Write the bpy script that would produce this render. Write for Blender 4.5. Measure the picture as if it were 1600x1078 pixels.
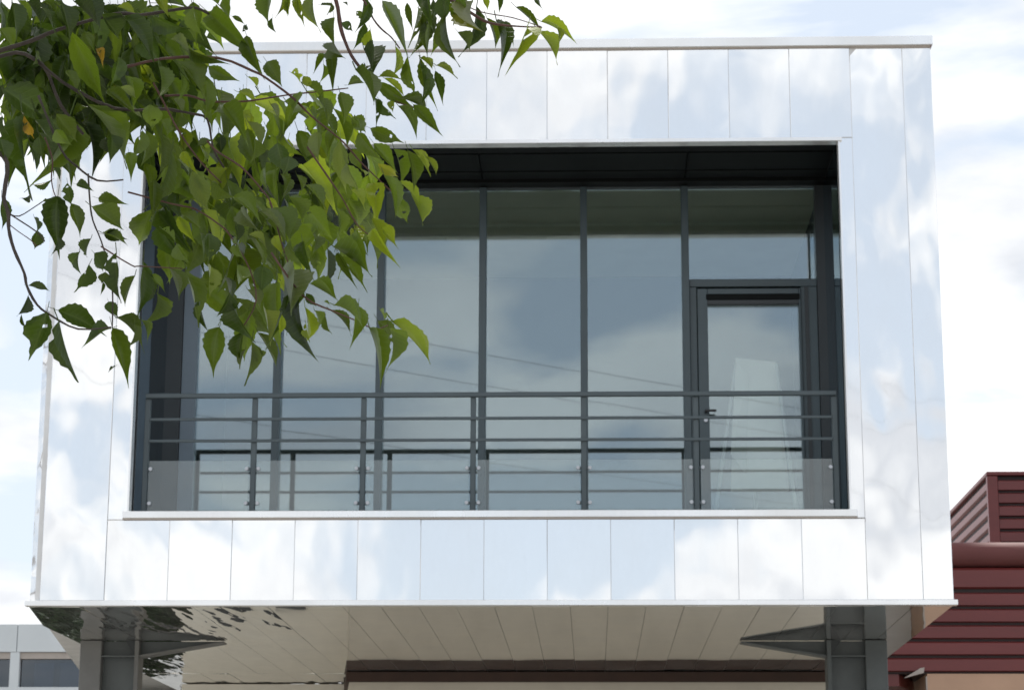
import bpy, bmesh, math, random
from mathutils import Vector, Matrix, Euler

# ------------------------------------------------------------------ clear
for o in list(bpy.data.objects):
    bpy.data.objects.remove(o)
scene = bpy.context.scene
C = scene.collection
random.seed(7)

# ------------------------------------------------------------------ camera
CAM = Vector((0.0, -19.3, 1.6))
yaw, pitch, roll = -0.0358647, 0.2365155, 0.0032978
fwd = Vector((math.sin(yaw) * math.cos(pitch), math.cos(yaw) * math.cos(pitch), math.sin(pitch)))
rt0 = Vector((math.cos(yaw), -math.sin(yaw), 0))
up0 = rt0.cross(fwd)
rt = math.cos(roll) * rt0 + math.sin(roll) * up0
up = -math.sin(roll) * rt0 + math.cos(roll) * up0
cam_data = bpy.data.cameras.new('camera')
cam = bpy.data.objects.new('camera', cam_data)
C.objects.link(cam)
cam.matrix_world = Matrix(((rt.x, up.x, -fwd.x, CAM.x), (rt.y, up.y, -fwd.y, CAM.y),
                           (rt.z, up.z, -fwd.z, CAM.z), (0, 0, 0, 1)))
cam_data.sensor_width = 36.0
cam_data.lens = 79.51
cam_data.clip_start = 0.05
cam_data.clip_end = 3000
cam_data.dof.use_dof = True
cam_data.dof.focus_distance = 5.5
cam_data.dof.aperture_fstop = 22.0
scene.camera = cam

# ------------------------------------------------------------------ sky, sun, exposure
SUN_EL, SUN_AZ = math.radians(52), math.radians(-38)      # azimuth from +Y towards +X: high, behind the box, left
sun_dir = Vector((math.sin(SUN_AZ) * math.cos(SUN_EL), math.cos(SUN_AZ) * math.cos(SUN_EL), math.sin(SUN_EL)))
world = bpy.data.worlds.new('World')
scene.world = world
world.use_nodes = True
wn, wl = world.node_tree.nodes, world.node_tree.links
wn.clear()
w_out = wn.new('ShaderNodeOutputWorld')
w_bg = wn.new('ShaderNodeBackground')
w_bg.inputs['Strength'].default_value = 0.1
sky = wn.new('ShaderNodeTexSky')
sky.sky_type = 'NISHITA'
sky.sun_disc = False
sky.sun_elevation = SUN_EL
sky.sun_rotation = SUN_AZ
sky.air_density = 1.0
sky.dust_density = 1.5
sky.ozone_density = 1.2
tc = wn.new('ShaderNodeTexCoord')
# cloud layer: direction projected onto a flat layer overhead, so clouds flatten towards the horizon
sep = wn.new('ShaderNodeSeparateXYZ')
wl.new(tc.outputs['Generated'], sep.inputs[0])
zz = wn.new('ShaderNodeMath'); zz.operation = 'MAXIMUM'; zz.inputs[1].default_value = 0.0
wl.new(sep.outputs['Z'], zz.inputs[0])
za = wn.new('ShaderNodeMath'); za.operation = 'ADD'; za.inputs[1].default_value = 0.32
wl.new(zz.outputs[0], za.inputs[0])
dx = wn.new('ShaderNodeMath'); dx.operation = 'DIVIDE'
dy = wn.new('ShaderNodeMath'); dy.operation = 'DIVIDE'
wl.new(sep.outputs['X'], dx.inputs[0]); wl.new(za.outputs[0], dx.inputs[1])
wl.new(sep.outputs['Y'], dy.inputs[0]); wl.new(za.outputs[0], dy.inputs[1])
dz = wn.new('ShaderNodeMath'); dz.operation = 'MULTIPLY'; dz.inputs[1].default_value = 2.2
wl.new(sep.outputs['Z'], dz.inputs[0])
cmb = wn.new('ShaderNodeCombineXYZ')
wl.new(dx.outputs[0], cmb.inputs[0]); wl.new(dy.outputs[0], cmb.inputs[1]); wl.new(dz.outputs[0], cmb.inputs[2])
n1 = wn.new('ShaderNodeTexNoise')
n1.inputs['Scale'].default_value = 2.6
n1.inputs['Detail'].default_value = 9
n1.inputs['Roughness'].default_value = 0.52
n1.inputs['Distortion'].default_value = 0.35
wl.new(cmb.outputs[0], n1.inputs['Vector'])
cover = wn.new('ShaderNodeValToRGB')
cover.color_ramp.elements[0].position = 0.44
cover.color_ramp.elements[1].position = 0.53
wl.new(n1.outputs['Fac'], cover.inputs[0])
n2 = wn.new('ShaderNodeTexNoise')
n2.inputs['Scale'].default_value = 3.6
n2.inputs['Detail'].default_value = 7
n2.inputs['Roughness'].default_value = 0.5
wl.new(cmb.outputs[0], n2.inputs['Vector'])
shade = wn.new('ShaderNodeValToRGB')
e = shade.color_ramp.elements
e[0].position = 0.35; e[0].color = (6.3, 6.55, 7.0, 1)
e[1].position = 0.62; e[1].color = (9.6, 9.7, 9.75, 1)
m_ = shade.color_ramp.elements.new(0.46); m_.color = (8.5, 8.6, 8.75, 1)
wl.new(n2.outputs['Fac'], shade.inputs[0])
hz = wn.new('ShaderNodeMix'); hz.data_type = 'RGBA'          # thin veil of high cloud over the blue
hz.inputs[0].default_value = 0.75
hz.inputs[7].default_value = (6.7, 7.4, 8.3, 1)
wl.new(sky.outputs[0], hz.inputs[6])
mixc = wn.new('ShaderNodeMix'); mixc.data_type = 'RGBA'
wl.new(cover.outputs[0], mixc.inputs[0])
wl.new(hz.outputs[2], mixc.inputs[6])
wl.new(shade.outputs[0], mixc.inputs[7])
wl.new(mixc.outputs[2], w_bg.inputs['Color'])
wl.new(w_bg.outputs[0], w_out.inputs[0])

sun_data = bpy.data.lights.new('sun', 'SUN')
sun_data.energy = 2.2
sun_data.angle = math.radians(6)
sun_data.color = (1.0, 0.95, 0.88)
sun = bpy.data.objects.new('sun', sun_data)
C.objects.link(sun)
sun.rotation_euler = sun_dir.to_track_quat('Z', 'Y').to_euler()

scene.view_settings.view_transform = 'Standard'
scene.view_settings.look = 'None'
scene.view_settings.gamma = 1.0
scene.view_settings.use_curve_mapping = False
scene.view_settings.exposure = 0.36
scene.cycles.max_bounces = 12
scene.cycles.glossy_bounces = 6
scene.cycles.transparent_max_bounces = 16
scene.cycles.transmission_bounces = 6

# ------------------------------------------------------------------ materials
def new_mat(name):
    m = bpy.data.materials.new(name)
    m.use_nodes = True
    nt = m.node_tree
    b = nt.nodes['Principled BSDF']
    return m, nt, b

def noise(nt, scale, detail=4, rough=0.5, coord='Object', seed_from_object=False, stretch=None):
    t = nt.nodes.new('ShaderNodeTexCoord')
    v = t.outputs[coord]
    if stretch:
        mp = nt.nodes.new('ShaderNodeMapping')
        mp.inputs['Scale'].default_value = stretch
        nt.links.new(v, mp.inputs[0]); v = mp.outputs[0]
    if seed_from_object:
        oi = nt.nodes.new('ShaderNodeObjectInfo')
        mu = nt.nodes.new('ShaderNodeMath'); mu.operation = 'MULTIPLY'; mu.inputs[1].default_value = 37.0
        nt.links.new(oi.outputs['Random'], mu.inputs[0])
        ad = nt.nodes.new('ShaderNodeVectorMath'); ad.operation = 'ADD'
        nt.links.new(v, ad.inputs[0]); nt.links.new(mu.outputs[0], ad.inputs[1]); v = ad.outputs[0]
    n = nt.nodes.new('ShaderNodeTexNoise')
    n.inputs['Scale'].default_value = scale
    n.inputs['Detail'].default_value = detail
    n.inputs['Roughness'].default_value = rough
    nt.links.new(v, n.inputs['Vector'])
    return n

def painted(name, col, rough=0.5, var=0.12, nscale=3.0, bump=0.0, bscale=60, metallic=0.0, spec=0.5, stretch=None):
    m, nt, b = new_mat(name)
    n = noise(nt, nscale, 6, 0.6, seed_from_object=True, stretch=stretch)
    r = nt.nodes.new('ShaderNodeValToRGB')
    r.color_ramp.elements[0].position = 0.3
    r.color_ramp.elements[1].position = 0.7
    r.color_ramp.elements[0].color = tuple(c * (1 - var) for c in col) + (1,)
    r.color_ramp.elements[1].color = tuple(min(1, c * (1 + var)) for c in col) + (1,)
    nt.links.new(n.outputs['Fac'], r.inputs[0])
    nt.links.new(r.outputs[0], b.inputs['Base Color'])
    b.inputs['Roughness'].default_value = rough
    b.inputs['Metallic'].default_value = metallic
    b.inputs['Specular IOR Level'].default_value = spec
    if bump:
        n2 = noise(nt, bscale, 4, 0.6)
        bp = nt.nodes.new('ShaderNodeBump')
        bp.inputs['Strength'].default_value = bump
        bp.inputs['Distance'].default_value = 0.01
        nt.links.new(n2.outputs['Fac'], bp.inputs['Height'])
        nt.links.new(bp.outputs[0], b.inputs['Normal'])
    return m

def polished(name, col, rough, warp, wscale, haze=0.12, stretch=None, hazecol=(0.82, 0.82, 0.82)):
    """Polished sheet metal: a mirror with a soft, object-seeded buckle in the sheet and a hazy film on it."""
    m, nt, b = new_mat(name)
    b.inputs['Metallic'].default_value = 1.0
    b.inputs['Base Color'].default_value = col + (1,)
    b.inputs['Roughness'].default_value = rough
    n = noise(nt, wscale, 1.5, 0.35, seed_from_object=True, stretch=stretch)
    bp = nt.nodes.new('ShaderNodeBump')
    bp.inputs['Strength'].default_value = 1.0
    bp.inputs['Distance'].default_value = warp
    nt.links.new(n.outputs['Fac'], bp.inputs['Height'])
    nt.links.new(bp.outputs[0], b.inputs['Normal'])
    d = nt.nodes.new('ShaderNodeBsdfDiffuse')
    d.inputs['Color'].default_value = hazecol + (1,)
    sm = noise(nt, 1.4, 6, 0.6, seed_from_object=True, stretch=(1, 1, 0.5))
    rr = nt.nodes.new('ShaderNodeMapRange')
    rr.inputs[1].default_value = 0.35; rr.inputs[2].default_value = 0.7
    rr.inputs[3].default_value = haze * 0.5; rr.inputs[4].default_value = haze * 1.6
    nt.links.new(sm.outputs['Fac'], rr.inputs[0])
    mx = nt.nodes.new('ShaderNodeMixShader')
    nt.links.new(rr.outputs[0], mx.inputs[0])
    nt.links.new(b.outputs[0], mx.inputs[1])
    nt.links.new(d.outputs[0], mx.inputs[2])
    nt.links.new(mx.outputs[0], nt.nodes['Material Output'].inputs[0])
    return m

def glass(name, refl, tint, rtint=(1, 1, 1), milk=0.0, warp=0.0006):
    """Coated sheet glass: part mirror, part clear tint, optionally a share of milky white."""
    m, nt, b = new_mat(name)
    nt.nodes.remove(b)
    tr = nt.nodes.new('ShaderNodeBsdfTransparent'); tr.inputs['Color'].default_value = tint + (1,)
    gl = nt.nodes.new('ShaderNodeBsdfGlossy'); gl.inputs['Color'].default_value = rtint + (1,)
    gl.inputs['Roughness'].default_value = 0.015
    n = noise(nt, 0.9, 1, 0.3, seed_from_object=True)
    bp = nt.nodes.new('ShaderNodeBump'); bp.inputs['Strength'].default_value = 1.0
    bp.inputs['Distance'].default_value = warp
    nt.links.new(n.outputs['Fac'], bp.inputs['Height'])
    nt.links.new(bp.outputs[0], gl.inputs['Normal'])
    lw = nt.nodes.new('ShaderNodeLayerWeight'); lw.inputs['Blend'].default_value = 0.25
    ad = nt.nodes.new('ShaderNodeMath'); ad.operation = 'ADD'; ad.use_clamp = True
    ad.inputs[1].default_value = refl
    nt.links.new(lw.outputs['Fresnel'], ad.inputs[0])
    mx = nt.nodes.new('ShaderNodeMixShader')
    nt.links.new(ad.outputs[0], mx.inputs[0])
    nt.links.new(tr.outputs[0], mx.inputs[1]); nt.links.new(gl.outputs[0], mx.inputs[2])
    last = mx
    if milk:
        df = nt.nodes.new('ShaderNodeBsdfDiffuse'); df.inputs['Color'].default_value = (0.75, 0.8, 0.82, 1)
        m2 = nt.nodes.new('ShaderNodeMixShader'); m2.inputs[0].default_value = milk
        nt.links.new(mx.outputs[0], m2.inputs[1]); nt.links.new(df.outputs[0], m2.inputs[2]); last = m2
    nt.links.new(last.outputs[0], nt.nodes['Material Output'].inputs[0])
    return m

M = {}
M['alu'] = polished('polished_aluminium', (0.93, 0.935, 0.935), 0.035, 0.0045, 2.2, 0.12, stretch=(1, 1, 0.6))
M['alu_left'] = polished('buckled_aluminium', (0.93, 0.935, 0.935), 0.035, 0.010, 2.2, 0.12, stretch=(1, 1, 0.55))
M['alu_corner'] = polished('corner_aluminium', (0.88, 0.89, 0.9), 0.06, 0.012, 4.0, 0.14)
M['trim'] = polished('pale_trim', (0.93, 0.935, 0.94), 0.16, 0.001, 3.0, 0.4, hazecol=(0.8, 0.8, 0.79))
M['soffit'] = polished('soffit_metal', (0.86, 0.85, 0.81), 0.035, 0.0016, 2.5, 0.06, stretch=(1.6, 0.5, 1))
M['soffit_left'] = polished('soffit_metal_buckled', (0.86, 0.86, 0.83), 0.03, 0.020, 3.0, 0.05, stretch=(2.6, 0.5, 1))
M['core'] = painted('sheathing', (0.72, 0.72, 0.72), 0.7)
M['frame'] = painted('slate_grey_frame', (0.060, 0.086, 0.098), 0.38, 0.08)
M['frame_dark'] = painted('charcoal_frame', (0.03, 0.036, 0.04), 0.42, 0.1)
M['frame_light'] = painted('blue_grey_panel', (0.15, 0.19, 0.23), 0.3, 0.08)
M['rail'] = painted('railing_paint', (0.064, 0.086, 0.096), 0.4, 0.1)
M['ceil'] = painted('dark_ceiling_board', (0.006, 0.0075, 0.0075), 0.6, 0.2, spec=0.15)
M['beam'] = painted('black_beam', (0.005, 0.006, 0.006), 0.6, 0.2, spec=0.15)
M['steel_l'] = painted('grey_column_paint', (0.16, 0.16, 0.155), 0.5, 0.12, 4, 0.15)
M['steel'] = painted('blue_grey_column_paint', (0.095, 0.108, 0.11), 0.48, 0.14, 4, 0.15)
M['beige'] = painted('beige_render', (0.66, 0.61, 0.52), 0.85, 0.07, 2, 0.3, 90)
M['beige_lit'] = painted('lit_beige_render', (0.86, 0.82, 0.73), 0.85, 0.05, 2, 0.3, 90)  # lightened beige: stronger daylight on the rear wall put into its colour
M['peach'] = painted('peach_render', (0.56, 0.36, 0.25), 0.85, 0.08, 2, 0.3, 90)
M['brown'] = painted('brown_trim', (0.05, 0.024, 0.016), 0.6, 0.2)
M['red'] = painted('oxblood_cladding', (0.155, 0.027, 0.025), 0.36, 0.13, 1.2, stretch=(0.3, 1, 3))
M['red_cap'] = painted('matt_maroon_coping', (0.19, 0.06, 0.056), 0.6, 0.1, 1.2)
M['red_dark'] = painted('oxblood_backing', (0.022, 0.008, 0.007), 0.6, 0.2)
M['red_pale'] = painted('sky_sheen_cladding', (0.18, 0.065, 0.062), 0.42, 0.12, 1.2)  # paler copy of the red: grazing sky sheen put into its colour
M['white'] = painted('white_metal_panel', (0.62, 0.66, 0.68), 0.45, 0.04, 1.0)
M['white2'] = painted('white_plaster', (0.72, 0.72, 0.70), 0.8, 0.05)
M['flash'] = painted('grey_flashing', (0.42, 0.37, 0.33), 0.4, 0.1)
M['clip'] = painted('stainless_clip', (0.42, 0.43, 0.45), 0.28, 0.05, metallic=1.0)
M['black'] = painted('black_handle', (0.012, 0.012, 0.013), 0.35)
M['inwall'] = painted('interior_wall', (0.2, 0.215, 0.22), 0.85, 0.05)
M['inceil'] = painted('interior_ceiling', (0.86, 0.88, 0.72), 0.85, 0.05)
M['infloor'] = painted('interior_floor', (0.60, 0.62, 0.54), 0.5, 0.08)
M['paper'] = painted('white_paper', (0.85, 0.85, 0.82), 0.8, 0.03)
M['glass'] = glass('coated_glass', 0.18, (0.94, 0.97, 0.94), (0.75, 0.87, 0.95))
M['side_glass'] = glass('side_glass', 0.30, (0.55, 0.6, 0.6), (0.82, 0.93, 1.0), warp=0.002)
M['rail_glass'] = glass('clear_rail_glass', 0.015, (0.93, 0.96, 0.95), (0.95, 0.98, 1.0), milk=0.09)
M['far_glass'] = glass('office_glass', 0.06, (0.5, 0.55, 0.6), (0.9, 0.95, 1.0))
M['dark_in'] = painted('dim_office_interior', (0.03, 0.034, 0.04), 0.8)
M['blind'] = painted('blue_grey_blind', (0.16, 0.19, 0.26), 0.8, 0.05)
M['cable'] = painted('black_cable', (0.02, 0.02, 0.022), 0.6)

# paving
gm, gnt, gb = new_mat('paved_ground')
gn = noise(gnt, 0.6, 8, 0.6)
gbk = gnt.nodes.new('ShaderNodeTexBrick')
gt = gnt.nodes.new('ShaderNodeTexCoord')
gnt.links.new(gt.outputs['Object'], gbk.inputs['Vector'])
gbk.inputs['Scale'].default_value = 1.2
gbk.inputs['Color1'].default_value = (0.44, 0.415, 0.37, 1)
gbk.inputs['Color2'].default_value = (0.37, 0.35, 0.315, 1)
gbk.inputs['Mortar'].default_value = (0.2, 0.19, 0.175, 1)
gbk.inputs['Mortar Size'].default_value = 0.012
gmx = gnt.nodes.new('ShaderNodeMix'); gmx.data_type = 'RGBA'; gmx.blend_type = 'MULTIPLY'
gmx.inputs[0].default_value = 0.5
gnt.links.new(gbk.outputs[0], gmx.inputs[6]); gnt.links.new(gn.outputs['Color'], gmx.inputs[7])
gnt.links.new(gbk.outputs[0], gb.inputs['Base Color'])
gb.inputs['Roughness'].default_value = 0.85
M['ground'] = gm

# ------------------------------------------------------------------ builders
def empty(name, loc, label=None, cat=None, group=None):
    o = bpy.data.objects.new(name, None)
    o.location = loc
    C.objects.link(o)
    if label: o['label'] = label
    if cat: o['category'] = cat
    if group: o['group'] = group
    return o

def link(name, me, mat, parent=None):
    """Objects are modelled in world coordinates; children keep them through the inverse of the (unrotated) parents."""
    if mat is not None and not me.materials:
        me.materials.append(mat)
    o = bpy.data.objects.new(name, me)
    C.objects.link(o)
    if parent is not None:
        o.parent = parent
    return o

def origin_of(p):
    v = Vector((0, 0, 0))
    while p is not None:
        v += p.location
        p = p.parent
    return v

def from_pd(name, verts, faces, mat, parent=None, centre=None, smooth=False):
    """Mesh object whose origin sits at its own centre (so object coordinates differ per piece)."""
    if centre is None:
        xs = [v[0] for v in verts]; ys = [v[1] for v in verts]; zs = [v[2] for v in verts]
        centre = ((min(xs) + max(xs)) / 2, (min(ys) + max(ys)) / 2, (min(zs) + max(zs)) / 2)
    me = bpy.data.meshes.new(name)
    me.from_pydata([(v[0] - centre[0], v[1] - centre[1], v[2] - centre[2]) for v in verts], [], faces)
    me.update()
    bm = bmesh.new(); bm.from_mesh(me)
    bmesh.ops.recalc_face_normals(bm, faces=bm.faces)
    bm.to_mesh(me); bm.free()
    if smooth:
        for p in me.polygons: p.use_smooth = True
    o = link(name, me, mat, parent)
    o.location = Vector(centre) - (origin_of(parent) if parent else Vector((0, 0, 0)))
    return o

def box(name, x0, x1, y0, y1, z0, z1, mat, parent=None, bev=0.0):
    cx, cy, cz = (x0 + x1) / 2, (y0 + y1) / 2, (z0 + z1) / 2
    me = bpy.data.meshes.new(name)
    bm = bmesh.new()
    bmesh.ops.create_cube(bm, size=1)
    bmesh.ops.scale(bm, vec=(x1 - x0, y1 - y0, z1 - z0), verts=bm.verts)
    if bev:
        bmesh.ops.bevel(bm, geom=list(bm.edges), offset=bev, segments=1, affect='EDGES')
    bm.to_mesh(me); bm.free()
    o = link(name, me, mat, parent)
    o.location = Vector((cx, cy, cz)) - (origin_of(parent) if parent else Vector((0, 0, 0)))
    return o

def prism(name, poly, axis, a0, a1, mat, parent=None, bev=0.0):
    """Extrude a 2D polygon along an axis. axis 'x': poly=(y,z); 'y': poly=(x,z); 'z': poly=(x,y)."""
    def mk(p, a):
        return {'x': (a, p[0], p[1]), 'y': (p[0], a, p[1]), 'z': (p[0], p[1], a)}[axis]
    n = len(poly)
    v = [mk(p, a0) for p in poly] + [mk(p, a1) for p in poly]
    f = [list(range(n))[::-1], [n + i for i in range(n)]] + [[i, (i + 1) % n, n + (i + 1) % n, n + i] for i in range(n)]
    return from_pd(name, v, f, mat, parent)

def cyl(name, p0, p1, r, mat, parent=None, n=12, r1=None):
    p0, p1 = Vector(p0), Vector(p1)
    d = (p1 - p0).normalized()
    a = d.orthogonal().normalized(); b = d.cross(a)
    r1 = r if r1 is None else r1
    v = []; f = []
    for k, (p, rr) in enumerate(((p0, r), (p1, r1))):
        for i in range(n):
            t = 2 * math.pi * i / n
            v.append(p + a * rr * math.cos(t) + b * rr * math.sin(t))
    f = [[i, (i + 1) % n, n + (i + 1) % n, n + i] for i in range(n)] + [list(range(n))[::-1], [n + i for i in range(n)]]
    return from_pd(name, v, f, mat, parent)

# ------------------------------------------------------------------ ground
gme = bpy.data.meshes.new('ground')
gme.from_pydata([(-900, -900, 0), (900, -900, 0), (900, 900, 0), (-900, 900, 0)], [], [[0, 1, 2, 3]])
g_o = link('ground', gme, M['ground'])
g_o['kind'] = 'structure'

# ------------------------------------------------------------------ the metal box building
SZ, LZ0, LZ1 = 3.965, 3.965, 4.013            # soffit, ledge
TOP, COP = 8.995, 9.093                       # cladding top, coping top
XL, XR = -4.86, 3.07                          # front corners
OL, OR, OB, OT = -4.02, 2.218, 4.786, 8.11    # opening
SILL = 4.724
YG = 1.5                                      # glazing plane
DEP = 12.0
def left_at(y): return XL - 0.15 * y
bld = empty('cantilevered_building', (-0.9, 0, 0),
            'boxy building clad in polished silver metal, raised on grey columns, with a glazed balcony', 'building')

# sheathing behind the panels, with the opening left free
def core_frame():
    y0, y1 = 0.008, 0.22
    parts = [((XL + .06, OL - .03), (LZ1, TOP)), ((OR + .03, XR - .03), (LZ1, TOP)),
             ((OL - .03, OR + .03), (LZ1, SILL)), ((OL - .03, OR + .03), (OT + .07, TOP))]
    v, f = [], []
    for (xa, xb), (za_, zb) in parts:
        s = len(v)
        v += [(xa, y0, za_), (xb, y0, za_), (xb, y1, za_), (xa, y1, za_), (xa, y0, zb), (xb, y0, zb), (xb, y1, zb), (xa, y1, zb)]
        f += [[s + i for i in q] for q in ([0, 3, 2, 1], [4, 5, 6, 7], [0, 1, 5, 4], [1, 2, 6, 5], [2, 3, 7, 6], [3, 0, 4, 7])]
    return from_pd('front_wall', v, f, M['core'], bld)
front = core_frame()

SEAMS = [-4.2 + 0.5452 * i for i in range(13)]     # -4.2 .. 2.343
GAP = 0.0013
def panel(x0, x1, z0, z1, mat, tilt=0.0035, y=0.0, name='cladding_panel'):
    o = box(name, x0 + GAP, x1 - GAP, y, y + 0.045, z0 + GAP, z1 - GAP, mat, front, 0.0025)
    o.rotation_euler = (random.uniform(-tilt, tilt), 0, random.uniform(-tilt, tilt))
    o.location.y += random.uniform(-0.0015, 0.0015)
    return o
for i in range(12):
    a, b_ = SEAMS[i], SEAMS[i + 1]
    top_a, top_b = a, b_
    panel(a, b_, OT + 0.035 if True else OT, TOP - 0.004, M['alu'] if i > 2 else M['alu_left'])
    panel(a, b_, LZ1, SILL - 0.012, M['alu'] if i > 1 else M['alu_left'])
# jamb strips beside the opening
panel(SEAMS[0], OL, SILL - 0.008, OT + 0.033, M['alu_left'])
panel(OR, SEAMS[-1], SILL - 0.008, OT + 0.033, M['alu'])
# full-height end panels
panel(-4.755, SEAMS[0], LZ1, TOP - 0.004, M['alu_left'])
panel(SEAMS[-1], 2.813, LZ1, TOP - 0.004, M['alu_left'])
panel(2.813, XR, LZ1, TOP - 0.004, M['alu_left'], 0.004)
# chamfered left corner strip
prism('corner_strip', [(-4.752, 0.004), (XL, 0.075), (XL + .02, 0.115), (-4.752, 0.05)], 'z', LZ1 + .004, TOP - 0.008, M['alu_corner'], front)

# coping, ledge, sill, lintel and jamb trims
box('roof_coping', XL - 0.02, XR + 0.02, -0.035, 0.35, TOP + 0.008, COP, M['trim'], bld, 0.006)
box('shadow_strip', XL + 0.01, XR - 0.005, -0.012, 0.2, TOP - 0.004, TOP + 0.008, M['flash'], bld)  # solid grey strip standing for the shadow line under the coping
box('bottom_ledge', XL - 0.02, XR + 0.03, -0.03, 0.05, LZ0, LZ1 - 0.002, M['trim'], bld, 0.004)
box('sill', OL - 0.045, OR + 0.06, -0.035, 0.12, SILL, OB, M['trim'], bld, 0.004)
box('sill_drip', OL - 0.045, OR + 0.06, -0.028, 0.1, SILL - 0.012, SILL - 0.001, M['flash'], bld)
box('lintel_trim', OL - 0.03, OR + 0.03, -0.022, 0.10, OT - 0.002, OT + 0.033, M['trim'], bld, 0.003)
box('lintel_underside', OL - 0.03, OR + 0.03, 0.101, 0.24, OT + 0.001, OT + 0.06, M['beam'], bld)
box('jamb_trim', OL - 0.012, OL + 0.004, -0.012, 0.1, OB + .002, OT - .004, M['trim'], bld)
box('jamb_trim', OR - 0.004, OR + 0.012, -0.012, 0.1, OB + .002, OT - .004, M['trim'], bld)

# side walls, back and roof of the raised box
def side_wall(name, pts):   # pts = plan polygon
    return prism(name, pts, 'z', SZ + 0.06, TOP, M['alu'], bld)
side_wall('side_wall', [(XL + .02, 0.118), (left_at(DEP), DEP), (left_at(DEP) + .2, DEP), (XL + .22, 0.225), (XL + .14, 0.225)])
side_wall('side_wall', [(XR - .2, 0.225), (XR - .2, DEP), (XR + .05, DEP), (XR - .002, 0.05), (XR - .028, 0.05), (XR - .028, 0.225)])
box('back_wall', left_at(DEP), XR + .05, DEP + .002, DEP + .2, SZ + .06, TOP, M['alu'], bld)
prism('roof', [(XL + .03, 0.36), (left_at(DEP) + .01, DEP), (XR + .04, DEP), (XR - .01, 0.36)], 'z', TOP + .004, TOP + .06, M['core'], bld)

# soffit: backing plate and long panels running front to back
sof = prism('soffit', [(XL + .02, 0.06), (left_at(DEP), DEP), (XR + .04, DEP), (XR, 0.06)], 'z', SZ + 0.021, SZ + 0.056, M['core'], bld)
SP = 0.3253
sx0 = -0.189 - SP * 15
k = 0
x = sx0
while x < XR:
    for (ya, yb) in ((0.055, 6.2), (6.206, DEP)):
        xa, xb = x + 0.0018, x + SP - 0.0018
        pts = []
        # clip the strip by the splayed left edge and the straight right edge
        def clipl(y, xv): return max(xv, left_at(y) + 0.01)
        xb2 = min(xb, XR + 0.005)
        if xb2 <= left_at(yb) + 0.02 or xb2 - xa < 0.02: continue
        if xb2 <= left_at(ya) + 0.012:
            ys = (XL + 0.01 - xb2) / 0.15 + 0.02
            pts = [(xb2, ys), (xb2, yb), (clipl(yb, xa), yb)]
            if xa > left_at(yb) + 0.01: pts.append((xa, (XL + 0.01 - xa) / 0.15))
        else:
            pts = [(clipl(ya, xa), ya), (xb2, ya), (xb2, yb), (clipl(yb, xa), yb)]
            if xa < left_at(ya) + 0.01 and xa > left_at(yb) + 0.01:
                pts.append((xa, (XL + 0.01 - xa) / 0.15))
        lm = x + SP < -2.55
        o = prism('soffit_panel', pts, 'z', SZ, SZ + 0.02, M['soffit_left'] if lm else M['soffit'], sof)
        t = 0.016 if lm else 0.0015
        o.rotation_euler = (random.uniform(-.0008, .0008), random.uniform(-t, t), 0)
    x += SP

# recess: ceiling boards, floor, end walls, beams
cb = [0.245, 0.53, 0.80, 1.06, 1.29]
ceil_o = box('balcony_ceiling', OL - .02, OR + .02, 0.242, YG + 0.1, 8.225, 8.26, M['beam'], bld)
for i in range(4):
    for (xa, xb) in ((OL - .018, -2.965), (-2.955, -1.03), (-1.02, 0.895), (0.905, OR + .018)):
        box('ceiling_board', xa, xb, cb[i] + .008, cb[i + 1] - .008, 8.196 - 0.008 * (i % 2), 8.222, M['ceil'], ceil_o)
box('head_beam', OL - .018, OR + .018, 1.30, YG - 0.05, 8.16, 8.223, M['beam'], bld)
box('balcony_floor', OL - .018, OR + .018, 0.225, YG + .1, 4.66, 4.74, M['core'], bld)
for s, xw in ((-1, OL - .014), (1, OR + .014)):
    wv = box('recess_end_wall', min(xw, xw + s * .1), max(xw, xw + s * .1), 0.226, YG + .1, 4.742, 8.222, M['dark_in'], bld)
    xp = xw - s * 0.004
    box('end_glass', min(xp, xp - s * .006), max(xp, xp - s * .006), 0.24, YG - 0.07, 4.75, 8.15, M['side_glass'], wv)

# glazing
MULL = [-2.966, -1.996, -1.026, -0.064, 0.901]
GB, GT = 4.752, 8.162
def frame_bar(name, x0, x1, z0, z1, y0=YG - 0.05, y1=YG + 0.05, mat=None, parent=bld):
    return box(name, x0, x1, y0, y1, z0, z1, mat or M['frame'], parent, 0.003)
frame_bar('head_frame', OL - .01, OR + .01, GT - 0.01, GT + 0.058, mat=M['frame_dark'])
frame_bar('bottom_frame', OL - .01, OR + .01, 4.741, GB + 0.035)
for mx_ in MULL:
    frame_bar('mullion', mx_ - 0.033, mx_ + 0.033, GB + .036, GT - .011, YG - 0.085, YG + 0.05)
frame_bar('corner_post', -4.03, -3.875, GB + .036, GT - .011, YG - 0.07, YG + .06, M['frame_dark'])
frame_bar('side_panel', -3.873, -3.735, GB + .036, GT - .011, YG - 0.045, YG + .03, M['frame_light'])
frame_bar('corner_post', 2.14, 2.228, GB + .036, GT - .011, YG - 0.07, YG + .06, M['frame_dark'])
edges = [-3.735] + MULL
for i in range(5):
    xa = edges[i] + (0.0 if i == 0 else 0.033); xb = edges[i + 1] - 0.033
    w_ = box('window', xa + .001, xb - .001, YG + 0.012, YG + 0.036, GB + .037, GT - .012, M['glass'], bld)
    w_.rotation_euler = (random.uniform(-.0012, .0012), 0, random.uniform(-.0012, .0012))
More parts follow.
